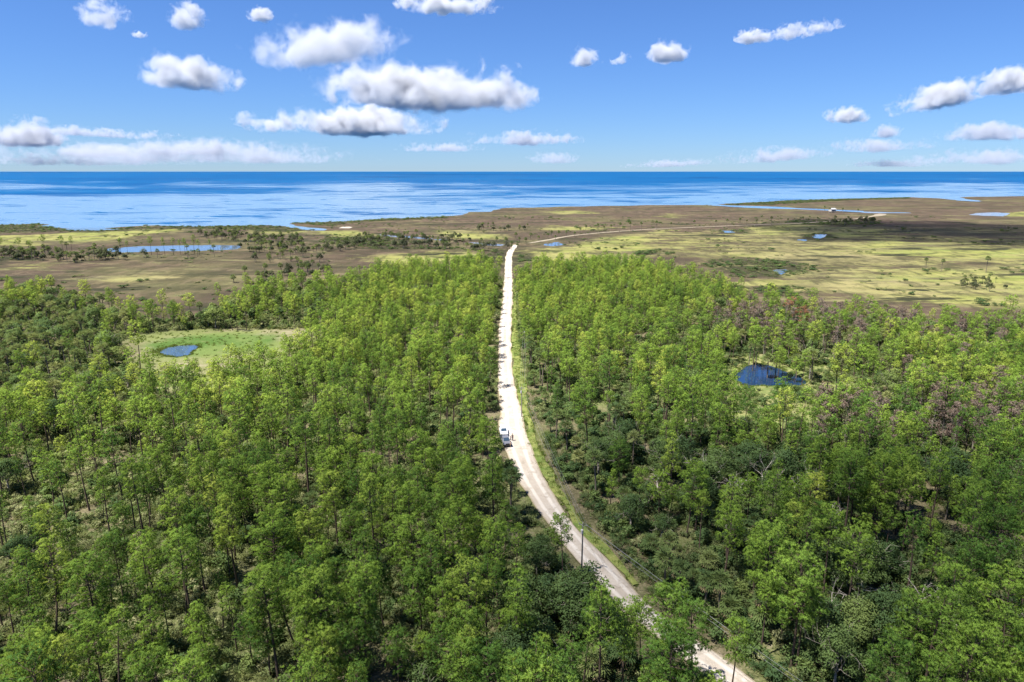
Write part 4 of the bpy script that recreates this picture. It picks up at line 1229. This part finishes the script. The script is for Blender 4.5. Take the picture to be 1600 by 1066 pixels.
def prism(profile, w, taper=None, bev=.04):
    """extrude a side profile (y forward, z up) across the width x, upper points drawn in by taper(z)"""
    bm = bmesh.new(); L_ = []; R_ = []
    for y, z in profile:
        t = taper(z) if taper else 0
        L_.append(bm.verts.new((-w / 2 + t, y, z))); R_.append(bm.verts.new((w / 2 - t, y, z)))
    n = len(profile)
    bm.faces.new(L_); bm.faces.new(R_[::-1])
    for i in range(n): bm.faces.new((L_[i], R_[i], R_[(i + 1) % n], L_[(i + 1) % n]))
    bmesh.ops.recalc_face_normals(bm, faces=bm.faces)
    if bev: bmesh.ops.bevel(bm, geom=[e for e in bm.edges], offset=bev, segments=2, affect='EDGES', clamp_overlap=True)
    return bm


def box(sx, sy, sz, c, bev=.02):
    bm = bmesh.new(); bmesh.ops.create_cube(bm, size=1, matrix=Matrix.Translation(c) @ Matrix.Diagonal((sx, sy, sz, 1)))
    if bev: bmesh.ops.bevel(bm, geom=list(bm.edges), offset=bev, segments=2, affect='EDGES')
    return bm


def cyl(r, h, c, axis='X', seg=20, r2=None):
    bm = bmesh.new(); rot = {'X': Matrix.Rotation(R(90), 4, 'Y'), 'Y': Matrix.Rotation(R(90), 4, 'X'), 'Z': Matrix.Identity(4)}[axis]
    bmesh.ops.create_cone(bm, cap_ends=True, segments=seg, radius1=r, radius2=r if r2 is None else r2, depth=h, matrix=Matrix.Translation(c) @ rot)
    return bm


M['silver'] = simple_mat('silver_paint', (.24, .24, .25), .3, .5, .04, 2, .5)
M['whitep'] = simple_mat('white_paint', (.78, .78, .77), .35, .5, .03, 2)
M['glass'] = simple_mat('dark_glass', (.03, .05, .075), .08, .6, .1)
M['rubber'] = simple_mat('tyre', (.02, .02, .02), .9, .1)
M['alloy'] = simple_mat('alloy', (.45, .45, .46), .35, .5, .1, 4, .8)
M['blackp'] = simple_mat('black_plastic', (.025, .025, .027), .6, .3)
M['lampw'] = simple_mat('headlamp', (.7, .7, .72), .1, .6, .05)
M['lampr'] = simple_mat('tail_lamp', (.4, .02, .02), .2, .5, .05)


def wheels(root, xs, ys, r_):
    for y in ys:
        for x in xs:
            w = bm_obj('wheel', cyl(r_, .24, (x, y, r_)), M['rubber'], root)
            bm_obj('rim', cyl(r_ * .62, .03, (x + (.118 if x > 0 else -.118), y, r_)), M['alloy'], w)


def pickup(loc, rz):
    t = empty('pickup_truck', loc, rz); tp_ = lambda z: max(0, (z - .95)) * .16
    bm_obj('body', prism([(2.72, .48), (2.75, .78), (2.62, 1.02), (1.35, 1.12), (-.95, 1.12), (-.95, .98), (-2.6, .98), (-2.7, .9), (-2.7, .5)], 1.92, None, .05), M['silver'], t)
    bm_obj('cab', prism([(1.42, 1.10), (.62, 1.72), (.35, 1.80), (-.65, 1.80), (-.92, 1.70), (-1.0, 1.10)], 1.80, tp_, .05), M['silver'], t)
    for nm, pr in (('windshield', [(1.36, 1.16), (1.43, 1.16), (.70, 1.71), (.63, 1.71)]), ('rear_window', [(-.98, 1.25), (-1.03, 1.25), (-.955, 1.66), (-.91, 1.66)])):
        bm_obj(nm, prism(pr, 1.52, lambda z: max(0, z - 1.1) * .16, 0), M['glass'], t)
    for s_ in (-1, 1):
        for ya, yb, yc, yd in ((.32, 1.08, .52, .30), (-.80, .22, .22, -.72)):
            bm = bmesh.new(); V = [bm.verts.new((s_ * (.905 - (z - 1.0) * .16), y, z)) for y, z in ((ya, 1.16), (yb, 1.16), (yc, 1.66), (yd, 1.66))]
            f_ = bm.faces.new(V); ex = bmesh.ops.extrude_face_region(bm, geom=[f_]); bmesh.ops.translate(bm, verts=[v for v in ex['geom'] if isinstance(v, bmesh.types.BMVert)], vec=(s_ * .012, 0, 0))
            bmesh.ops.recalc_face_normals(bm, faces=bm.faces); bm_obj('side_window', bm, M['glass'], t)
        bm_obj('headlight', box(.36, .10, .2, (s_ * .72, 2.70, .86)), M['lampw'], t)
        bm_obj('tail_light', box(.14, .06, .34, (s_ * .86, -2.71, .80)), M['lampr'], t)
        bm_obj('mirror', box(.2, .1, .2, (s_ * 1.02, .95, 1.25)), M['blackp'], t)
        bm_obj('bed_wall', box(.09, 1.62, .3, (s_ * .90, -1.79, 1.05)), M['silver'], t)
    bm_obj('tailgate', box(1.72, .08, .36, (0, -2.65, 1.03)), M['silver'], t)
    bm_obj('grille', box(.98, .08, .28, (0, 2.72, .82)), M['blackp'], t)
    bm_obj('bumper', box(1.9, .18, .24, (0, 2.80, .54), .05), M['blackp'], t)
    wheels(t, (-.86, .86), (1.78, -1.72), .38)
    return t


def suv(loc, rz):
    t = empty('white_suv', loc, rz); tp_ = lambda z: max(0, (z - 1.05)) * .17
    bm_obj('body', prism([(2.3, .42), (2.36, .72), (2.22, .98), (1.05, 1.08), (-2.2, 1.10), (-2.3, .9), (-2.28, .42)], 1.88, None, .06), M['whitep'], t)
    bm_obj('cabin', prism([(1.12, 1.05), (.42, 1.66), (.1, 1.74), (-1.75, 1.74), (-2.0, 1.62), (-2.2, 1.05)], 1.78, tp_, .05), M['whitep'], t)
    for nm, pr in (('windshield', [(1.06, 1.12), (1.13, 1.12), (.48, 1.66), (.41, 1.66)]), ('rear_window', [(-2.17, 1.15), (-2.22, 1.15), (-2.05, 1.58), (-1.99, 1.58)])):
        bm_obj(nm, prism(pr, 1.5, lambda z: max(0, z - 1.1) * .17, 0), M['glass'], t)
    for s_ in (-1, 1):
        for ya, yb, yc, yd in ((.02, .84, .34, .02), (-.96, -.06, -.06, -.96), (-1.98, -1.06, -1.06, -1.84)):
            bm = bmesh.new(); V = [bm.verts.new((s_ * (.892 - (z - 1.05) * .17), y, z)) for y, z in ((ya, 1.14), (yb, 1.14), (yc, 1.62), (yd, 1.62))]
            f_ = bm.faces.new(V); ex = bmesh.ops.extrude_face_region(bm, geom=[f_]); bmesh.ops.translate(bm, verts=[v for v in ex['geom'] if isinstance(v, bmesh.types.BMVert)], vec=(s_ * .012, 0, 0))
            bmesh.ops.recalc_face_normals(bm, faces=bm.faces); bm_obj('side_window', bm, M['glass'], t)
        bm_obj('headlight', box(.36, .10, .17, (s_ * .7, 2.31, .82)), M['lampw'], t)
        bm_obj('tail_light', box(.14, .06, .34, (s_ * .84, -2.29, .92)), M['lampr'], t)
        bm_obj('mirror', box(.18, .1, .16, (s_ * .99, .72, 1.18)), M['whitep'], t)
        bm_obj('roof_rail', box(.05, 1.7, .05, (s_ * .72, -.8, 1.78)), M['blackp'], t)
    bm_obj('bumper', box(1.8, .16, .22, (0, 2.36, .5), .05), M['blackp'], t)
    wheels(t, (-.83, .83), (1.45, -1.4), .35)
    return t


ROADZ = .80
x, y = ground(789.5, 699, .8)
hd = R(180 + 12)
tag(pickup((x, y + 2.7, ROADZ - .05), hd), 'silver pickup truck parked at the left edge of the white road, facing the camera', 'pickup truck')
x2, y2 = ground(786.5, 684, .8)
tag(suv((x2, y2 + 2.8, ROADZ - .05), R(180 + 6)), 'white car parked behind the silver pickup beside the roadside pines', 'car')


def person(loc, rz, h, top, legs, skin=(.42, .27, .19), hair=(.04, .03, .02)):
    """standing figure: one skinned body, hair and clothing as its children"""
    s = h / 1.75
    J = {'pelvis': (0, 0, .93, .135), 'waist': (0, 0, 1.08, .125), 'chest': (0, .01, 1.28, .15), 'neck': (0, 0, 1.46, .06), 'chin': (0, .015, 1.55, .075), 'head': (0, .01, 1.65, .105), 'crown': (0, 0, 1.72, .075)}
    E = [('pelvis', 'waist'), ('waist', 'chest'), ('chest', 'neck'), ('neck', 'chin'), ('chin', 'head'), ('head', 'crown')]
    for sd, n_ in ((-1, 'l'), (1, 'r')):
        J.update({'sh' + n_: (sd * .19, 0, 1.41, .062), 'el' + n_: (sd * .25, -.02, 1.13, .045), 'wr' + n_: (sd * .26, .06, .88, .032), 'ha' + n_: (sd * .26, .08, .80, .04),
                  'hp' + n_: (sd * .10, 0, .86, .095), 'kn' + n_: (sd * .11, .02, .49, .062), 'an' + n_: (sd * .12, -.01, .08, .042), 'to' + n_: (sd * .13, .16, .035, .035)})
        E += [('chest', 'sh' + n_), ('sh' + n_, 'el' + n_), ('el' + n_, 'wr' + n_), ('wr' + n_, 'ha' + n_), ('pelvis', 'hp' + n_), ('hp' + n_, 'kn' + n_), ('kn' + n_, 'an' + n_), ('an' + n_, 'to' + n_)]
        for q in range(5):   # fingers
            a = (q - 2) * .016
            J['f%d%s' % (q, n_)] = (sd * .26 + (sd * -.035 if q == 4 else 0), .085 + (a if q < 4 else .05), .72 if q < 4 else .77, .009); E.append(('ha' + n_, 'f%d%s' % (q, n_)))

    def skinned(name, keys, edges, mat, grow, parent, sub=1):
        me = bpy.data.meshes.new(name); ks = list(keys); ix = {q: i for i, q in enumerate(ks)}
        me.from_pydata([tuple(c * s for c in J[q][:3]) for q in ks], [(ix[a], ix[b]) for a, b in edges], [])
        o = bpy.data.objects.new(name, me); COL.objects.link(o)
        md = o.modifiers.new('skin', 'SKIN'); md.use_smooth_shade = True
        for i, q in enumerate(ks):
            r_ = J[q][3] * s + grow; me.skin_vertices[0].data[i].radius = (r_, r_ * (.78 if q in ('chest', 'waist', 'pelvis') else 1))
        me.skin_vertices[0].data[0].use_root = True
        o.modifiers.new('sub', 'SUBSURF').levels = sub; o.modifiers['sub'].render_levels = sub
        dg = bpy.context.evaluated_depsgraph_get(); nm = bpy.data.meshes.new_from_object(o.evaluated_get(dg))
        bpy.data.objects.remove(o); nm.materials.clear(); nm.materials.append(mat)
        q = link(name, nm, parent); return q
    sk = simple_mat('skin', skin, .6, .3, .08); hm = simple_mat('hair', hair, .7, .3, .2); tm = simple_mat('shirt', top, .85, .2, .1); lm = simple_mat('trousers', legs, .85, .2, .1); sm = simple_mat('shoe', (.05, .045, .04), .7, .3)
    body = skinned('person', J.keys(), E, sk, 0, None, 2)
    body.location = loc; body.rotation_euler = (0, 0, rz)
    kt = ['waist', 'chest', 'shl', 'shr', 'ell', 'elr', 'pelvis']
    skinned('shirt', kt, [('waist', 'chest'), ('chest', 'shl'), ('chest', 'shr'), ('shl', 'ell'), ('shr', 'elr'), ('waist', 'pelvis')], tm, .014, body)
    kl = ['pelvis', 'hpl', 'hpr', 'knl', 'knr', 'anl', 'anr']
    skinned('trousers', kl, [('pelvis', 'hpl'), ('pelvis', 'hpr'), ('hpl', 'knl'), ('hpr', 'knr'), ('knl', 'anl'), ('knr', 'anr')], lm, .018, body)
    for n_ in 'lr': skinned('shoe', ['an' + n_, 'to' + n_], [('an' + n_, 'to' + n_)], sm, .012, body)
    bm = bmesh.new(); bmesh.ops.create_uvsphere(bm, u_segments=14, v_segments=10, radius=.118 * s, matrix=Matrix.Translation((0, -.02 * s, 1.685 * s)) @ Matrix.Diagonal((1, 1.1, .92, 1)))
    bmesh.ops.delete(bm, geom=[v for v in bm.verts if v.co.y > .045 * s and v.co.z < 1.70 * s or v.co.z < 1.60 * s], context='VERTS'); bm_obj('hair', bm, hm, body, True)
    bm = bmesh.new(); bmesh.ops.create_cone(bm, cap_ends=True, segments=8, radius1=.018 * s, radius2=.008 * s, depth=.04 * s, matrix=Matrix.Translation((0, .115 * s, 1.64 * s))); bm_obj('nose', bm, sk, body, True)
    for sd in (-1, 1):
        bm = bmesh.new(); bmesh.ops.create_uvsphere(bm, u_segments=8, v_segments=6, radius=.013 * s, matrix=Matrix.Translation((sd * .035 * s, .105 * s, 1.665 * s))); bm_obj('eye', bm, hm, body, True)
        bm = bmesh.new(); bmesh.ops.create_uvsphere(bm, u_segments=8, v_segments=6, radius=.028 * s, matrix=Matrix.Translation((sd * .105 * s, 0, 1.65 * s)) @ Matrix.Diagonal((.4, .8, 1.1, 1))); bm_obj('ear', bm, sk, body, True)
    bm = box(.05 * s, .012 * s, .012 * s, (0, .10 * s, 1.595 * s), 0); bm_obj('mouth', bm, simple_mat('lips', (.3, .13, .11), .6), body)
    return body


def crown_z(x, y):
    d = seg_dist(np.array([[x, y]]), road_c)[0]; return .72 + .10 * (1 - min(1, (d / 3.1)) ** 2)
for (u, v, h, rz, top, legs, lb) in ((800.8, 688.8, 1.82, R(150), (.05, .05, .07), (.06, .06, .08), 'tall person in dark clothes standing on the white road beside the cars'),
                                   (797.8, 688.0, 1.15, R(-60), (.07, .05, .09), (.05, .05, .08), 'short person in dark clothes standing close beside a taller one'),
                                   (797.6, 698.8, 1.5, R(100), (.33, .22, .15), (.30, .21, .14), 'person in brown clothes standing next to the front of the silver pickup')):
    x, y = ground(u, v, .8)
    tag(person((x, y, crown_z(x, y)), rz, h, top, legs), lb, 'person', 'people by the parked cars')

M['pole'] = simple_mat('pole_wood', (.20, .185, .165), .85, .2, .2, 3)
M['cable'] = simple_mat('cable', (.16, .16, .165), .5, .4, .05)
M['insul'] = simple_mat('insulator', (.45, .44, .42), .3, .5, .05)


def pole(x, y, h, lb, lamp=False):
    t = empty('utility_pole', (x, y, .5), R(-28))
    bm_obj('pole', cyl(.15, h, (0, 0, h / 2), 'Z', 12, .10), M['pole'], t)
    bm_obj('crossarm', box(1.5, .1, .12, (0, .12, h - .35)), M['pole'], t)
    for q in (-.68, .68): bm_obj('insulator', cyl(.05, .2, (q, .12, h - .19), 'Z', 8, .03), M['insul'], t)
    bm_obj('insulator', cyl(.05, .22, (0, 0, h + .11), 'Z', 8, .03), M['insul'], t)
    bm_obj('transformer_can' if lamp else 'meter_box', cyl(.2, .62, (0, -.34, h - 1.3), 'Z', 14), M['insul'], t)
    tag(t, lb, 'utility pole', 'utility poles'); return (x, y, h + .5)
P1 = ground(908.5, 902); P2 = ground(815, 655)
p1 = pole(P1[0], P1[1], 9.3, 'grey utility pole at the road bend, rising out of dark bushes', True)
p2 = pole(P2[0], P2[1], 8.6, 'thin grey utility pole on the grassy right verge beyond the parked cars')
p0 = pole(48, 40, 9.3, 'grey utility pole at the bottom edge carrying the nearest wires')
p3 = pole(4.8, 244, 8.6, 'far grey utility pole on the right verge of the straight road')


def wire(a, b, sag, lb):
    a, b = Vector(a), Vector(b); n = 28
    P = [a.lerp(b, i / n) - Vector((0, 0, sag * 4 * (i / n) * (1 - i / n))) for i in range(n + 1)]
    v, q, t = tube([tuple(p_) for p_ in P], [.017] * (n + 1), 5)
    tag(link('power_line', mesh_np('power_line', v, tris=t, quads=q, mats=[M['cable']])), lb, 'power line', 'power lines along the road')
rot = lambda q: (q * math.cos(R(-28)), q * math.sin(R(-28)))
for (A, B, nm) in ((p0, p1, 'between the nearest pole and the road bend pole'), (p1, p2, 'between the road bend pole and the verge pole'), (p2, p3, 'between the verge pole and the far pole')):
    for q, zz, wn in ((-.68, -.1, 'road side wire'), (0, .2, 'topmost wire'), (.68, -.1, 'forest side wire')):
        dx, dy = rot(q)
        wire((A[0] + dx, A[1] + dy, A[2] + zz), (B[0] + dx, B[1] + dy, B[2] + zz), .7, 'thin grey %s %s' % (wn, nm))

# far white house on the tidal creek
hx, hy = ground(1300, 333.4)
t = empty('stilt_house', (hx, hy, .5), R(15))
for sx_ in (-3.6, 0, 3.6):
    for sy_ in (-2.6, 2.6): bm_obj('post', cyl(.18, 2.5, (sx_, sy_, 1.25), 'Z', 8), M['deadwood'], t)
wl = bm_obj('wall', box(8.4, 6.4, 3.2, (0, 0, 4.1), .02), simple_mat('house_boards', (.42, .41, .39), .8, .2, .1), t)
bm_obj('roof', prism([(-3.9, 5.7), (0, 7.6), (3.9, 5.7), (3.9, 5.85), (0, 7.8), (-3.9, 5.85)], 9.4, None, 0), simple_mat('metal_roof', (.3, .3, .3), .5, .4), t)
for sx_ in (-2.6, 0.6, 2.8): bm_obj('window', box(1.1, .1, 1.3, (sx_, -3.24, 4.3)), M['glass'], t)
bm_obj('door', box(1.0, .1, 2.1, (-.9, -3.24, 3.6)), M['bark'], t)
tag(t, 'tiny white house standing by the tidal creek near the shore', 'house')

# ------------------------------------------------------------------ sun and sky
SUN_EL, SUN_AZ = R(64), R(-118)      # azimuth measured from +Y towards +X
sdir = Vector((math.sin(SUN_AZ) * math.cos(SUN_EL), math.cos(SUN_AZ) * math.cos(SUN_EL), math.sin(SUN_EL)))
sl = bpy.data.lights.new('sun', 'SUN'); sl.energy = 4.6; sl.angle = R(.53); sl.color = (1, .955, .88)
so = bpy.data.objects.new('sun', sl); COL.objects.link(so); so.rotation_euler = (-sdir).to_track_quat('-Z', 'Y').to_euler()
w = bpy.data.worlds.new('World'); scene.world = w; w.use_nodes = True
wn = w.node_tree; wn.nodes.clear(); k = NT(wn)
sky = k.n('ShaderNodeTexSky', sky_type='NISHITA'); sky.sun_disc = False; sky.sun_elevation = SUN_EL; sky.sun_rotation = SUN_AZ
sky.air_density = 1.0; sky.dust_density = 0.0; sky.ozone_density = 6.0; sky.altitude = 60
gm = k.n('ShaderNodeGamma'); gm.inputs[1].default_value = .9; k.l(sky.outputs[0], gm.inputs[0])
hs = k.n('ShaderNodeMix', data_type='RGBA', blend_type='MULTIPLY'); hs.inputs[0].default_value = 1; k.l(gm.outputs[0], hs.inputs[6]); hs.inputs[7].default_value = (.485, .705, 1.10, 1)
bg = k.n('ShaderNodeBackground'); bg.inputs[1].default_value = .051; k.l(hs.outputs[2], bg.inputs[0])
wo = k.n('ShaderNodeOutputWorld'); k.l(bg.outputs[0], wo.inputs[0])
# ------------------------------------------------------------------ clouds: bodies of vapour lit by the sun
CLOUDS = [  # pixel centre, width, height, thickness of the vapour, base tilt (deg), label
    (650, 138, 366, 100, 3.2, 1, 'largest grey based cumulus in the middle of the sky'),
    (540, 191, 310, 60, 2.6, 0, 'long flat cumulus just under the largest cloud'),
    (505, 76, 250, 80, .7, -6, 'ragged white cloud above the largest cumulus'),
    (303, 116, 150, 74, 1.5, 3, 'white cumulus with a lumpy top standing alone left of the largest cloud'),
    (168, 25, 96, 58, 1.1, -10, 'round white puff near the upper left corner'),
    (294, 32, 68, 48, 1.0, 0, 'small white puff beside the round one along the top'),
    (408, 24, 42, 28, .9, 0, 'tiny white puff at the top between two puffs and a bigger cloud'),
    (697, 8, 160, 36, 1.5, 0, 'white cloud cut by the top edge of the sky'),
    (218, 54, 24, 18, .6, 0, 'tiny wisp under the round upper left puff'),
    (820, 217, 214, 28, 1.4, 0, 'long thin grey cloud below the right end of the largest cloud'),
    (692, 230, 150, 22, 1.1, 0, 'thin flat cloud low over the sea in the middle'),
    (868, 248, 84, 24, .8, 0, 'faint small cloud close above the horizon in the middle'),
    (40, 212, 170, 56, 2.6, 0, 'blue grey cloud at the left edge above the horizon'),
    (160, 208, 220, 20, .8, 2, 'thin streak of cloud trailing from the blue grey left edge cloud'),
    (330, 231, 230, 40, 1.9, 0, 'grey violet cloud low over the sea on the left'),
    (170, 236, 230, 30, 1.3, 0, 'pale low cloud joined to the grey violet one'),
    (400, 246, 330, 30, .8, 0, 'long faint haze coloured cloud under the grey violet one'),
    (120, 253, 360, 26, .8, 0, 'lowest faint cloud bank on the left horizon'),
    (270, 245, 560, 46, .75, 0, 'broad faint grey bank lying along the whole left horizon'),
    (915, 92, 58, 38, 1.1, 0, 'small bright cloud right of the largest one'),
    (969, 93, 34, 24, .5, 0, 'faint wisp between the two small bright clouds'),
    (1040, 85, 70, 40, 1.1, 0, 'small bright cloud on the right of the pair'),
    (1180, 58, 60, 26, .9, 0, 'left lump of the thin wavy cloud high on the right'),
    (1245, 50, 120, 30, .8, -6, 'thin wavy cloud high on the right'),
    (1322, 182, 72, 30, 1.0, 0, 'small pale cloud left of the slanting cloud'),
    (1462, 155, 140, 48, 1.6, -10, 'slanting grey based cloud at the right, its lower half'),
    (1570, 133, 110, 50, 1.6, -6, 'slanting cloud at the right edge, its upper half'),
    (1383, 207, 48, 26, 1.2, 0, 'tiny bright round cloud above the low right bank'),
    (1370, 228, 180, 30, 1.2, -2, 'low lumpy cloud bank on the right'),
    (1215, 243, 190, 30, 1.2, -4, 'middle of the low cloud bank over the right horizon'),
    (1050, 258, 150, 16, .8, -2, 'left tail of the low cloud bank over the right horizon'),
    (1556, 208, 150, 38, 1.4, 0, 'low grey cloud at the right edge'),
    (1520, 246, 220, 30, 1.0, 0, 'faint cloud under the low grey right edge cloud'),
    (1400, 257, 160, 16, .7, 0, 'lowest faint cloud bank on the right horizon'),
]


def cloud_mat(tau, seed, asp, rag, vcol):
    m, nt, out = new_mat('cloud_vapour'); k = NT(nt)
    tc = k.n('ShaderNodeTexCoord').outputs['Object']
    q = k.map(tc, (1, 1, 1), (seed * 3.7, seed * 1.3, seed * .7))
    n = k.noise(q, 2.9, 8, .62, .4)
    big = k.noise(k.map(q, (.55, .55, 1.0)), 1.25, 2, .5)
    sp = k.n('ShaderNodeSeparateXYZ'); k.l(tc, sp.inputs[0])
    # denser core, ragged rim, flatter base
    ln = k.n('ShaderNodeVectorMath', operation='LENGTH')
    k.l(k.map(tc, (2 / asp, 2 / min(asp, 2.2), 1.7), (0, 0, -.62)), ln.inputs[0])
    core = k.ramp(ln.outputs['Value'], .10, 1.12, .42, -.42, False)
    f = k.math('ADD', k.math('MULTIPLY_ADD', n, rag, -.5 * rag), k.math('MULTIPLY_ADD', big, 1.15, -.575))
    f = k.math('ADD', f, core)
    base = k.ramp(sp.outputs[2], .06, .26, -.35, 0)
    d = k.ramp(k.math('ADD', f, base), -.05, .38, 0, 1)
    vol = k.n('ShaderNodeVolumePrincipled')
    vol.inputs['Color'].default_value = vcol; vol.inputs['Anisotropy'].default_value = .1
    k.l(k.math('MULTIPLY', d, tau), vol.inputs['Density'])
    k.l(vol.outputs[0], out.inputs['Volume'])
    return m


def cloud_body(seed, asp, dep):
    """closed lumpy shell, one unit high, asp units wide, flat below"""
    bm = bmesh.new(); bmesh.ops.create_icosphere(bm, subdivisions=5, radius=1)
    for v in bm.verts:
        d = v.co.normalized(); e = Vector((d.x * asp / 2, d.y * dep / 2, d.z * .52))
        p = e + Vector((seed * 1.7, seed * .9, 0))
        e *= .98 + .22 * mnoise.fractal(p * 1.6, .9, 2., 3)
        e.z += .46
        if e.z < .1: e.z = .1 - (.1 - e.z) * .35
        v.co = e
    me = bpy.data.meshes.new('cloud_shell'); bm.to_mesh(me); bm.free()
    for p in me.polygons: p.use_smooth = True
    return me


for i, (u, v, wd_, ht_, tau, tilt, lb) in enumerate(CLOUDS):
    vb = min(v + ht_ * .5, 263.5)
    el = math.atan((CY - vb) / F) - PITCH
    dist = min(1050. / max(math.tan(el), 1e-3), 42000.)
    q = ground(u, vb, CAMH + dist * math.tan(el))
    # ray through (u, vb) at that distance
    xx_, qq_ = (u - CX) / F, (CY - vb) / F
    d3 = Vector((xx_, cP + qq_ * sP, -sP + qq_ * cP)); t_ = dist / d3.y
    pos_ = Vector((0, 0, CAMH)) + d3 * t_
    hm_ = ht_ / F * t_ * 1.12; asp = wd_ / ht_ * 1.02
    me = cloud_body(40 + i, asp, min(asp, 2.4)); me.materials.clear(); me.materials.append(cloud_mat(tau * (6.0 if v < 200 else 3.0 if v < 225 else 2.0) / hm_, i + 1, asp, 1.75 if tau > .9 else 2.0, (.70, .71, .735, 1) if v < 195 else (.63, .65, .70, 1)))  # lower clouds: distance haze put into a darker, bluer vapour colour and thinner density
    o = link('cumulus_cloud', me, None, pos_); o.scale = (hm_,) * 3
    o.rotation_euler = (0, R(tilt), math.atan2(-pos_.x, pos_.y))
    tag(o, lb, 'cloud', 'clouds over the sea', 'thing')


# two thin clouds high overhead, out of the picture, whose shade lies on the near forest and on the marsh
def high_cloud(cx, cy, rx, ry, alt, tau, lb):
    off = Vector((sdir.x, sdir.y, 0)) * (alt / sdir.z)
    bm = bmesh.new(); bmesh.ops.create_icosphere(bm, subdivisions=5, radius=1)
    th = 90.
    for v in bm.verts:
        d = v.co.normalized(); n_ = 1 + .38 * mnoise.fractal(Vector((d.x * 1.7 + cx, d.y * 1.7, 3.1)), .9, 2., 4)
        z_ = .75 + .6 * mnoise.fractal(Vector((d.x * 3, d.y * 3 + cy, 1.3)), .9, 2., 4)
        v.co = Vector((d.x * rx * n_, d.y * ry * n_, d.z * th * .5 * z_))
    me = bpy.data.meshes.new('thin_cloud'); bm.to_mesh(me); bm.free()
    m, nt, out = new_mat('thin_vapour'); k = NT(nt); vol = k.n('ShaderNodeVolumePrincipled')
    vol.inputs['Color'].default_value = (.97, .97, .975, 1); vol.inputs['Density'].default_value = tau / th * sdir.z; vol.inputs['Anisotropy'].default_value = .5
    nt.links.new(vol.outputs[0], out.inputs['Volume']); me.materials.append(m)
    o = link('thin_cloud', me, None, Vector((cx, cy, alt)) + off); tag(o, lb, 'cloud', 'high thin clouds', 'thing')
high_cloud(18, 98, 92, 62, 900, .85, 'thin cloud overhead shading the near middle of the forest')
high_cloud(128, 108, 70, 48, 950, .4, 'thin cloud overhead shading the near right forest')
high_cloud(455, 760, 210, 190, 1000, 2.2, 'thicker cloud overhead shading the marsh by the far dark grove')


# ------------------------------------------------------------------ camera and render settings
cam = bpy.data.cameras.new('camera'); co = bpy.data.objects.new('camera', cam); COL.objects.link(co)
cam.sensor_width = 36; cam.lens = 36 * F / 1600; cam.clip_start = .5; cam.clip_end = 400000
co.location = (0, 0, CAMH); co.rotation_euler = (R(90) - PITCH, 0, 0)
scene.camera = co
scene.view_settings.view_transform = 'Standard'; scene.view_settings.look = 'None'; scene.view_settings.gamma = 1
scene.view_settings.exposure = 1.62
cy = scene.cycles
cy.max_bounces = 8; cy.diffuse_bounces = 3; cy.glossy_bounces = 2; cy.transmission_bounces = 3; cy.transparent_max_bounces = 8; cy.volume_bounces = 5
cy.use_denoising = True; cy.use_adaptive_sampling = True; cy.adaptive_threshold = .015
cy.caustics_reflective = False; cy.caustics_refractive = False
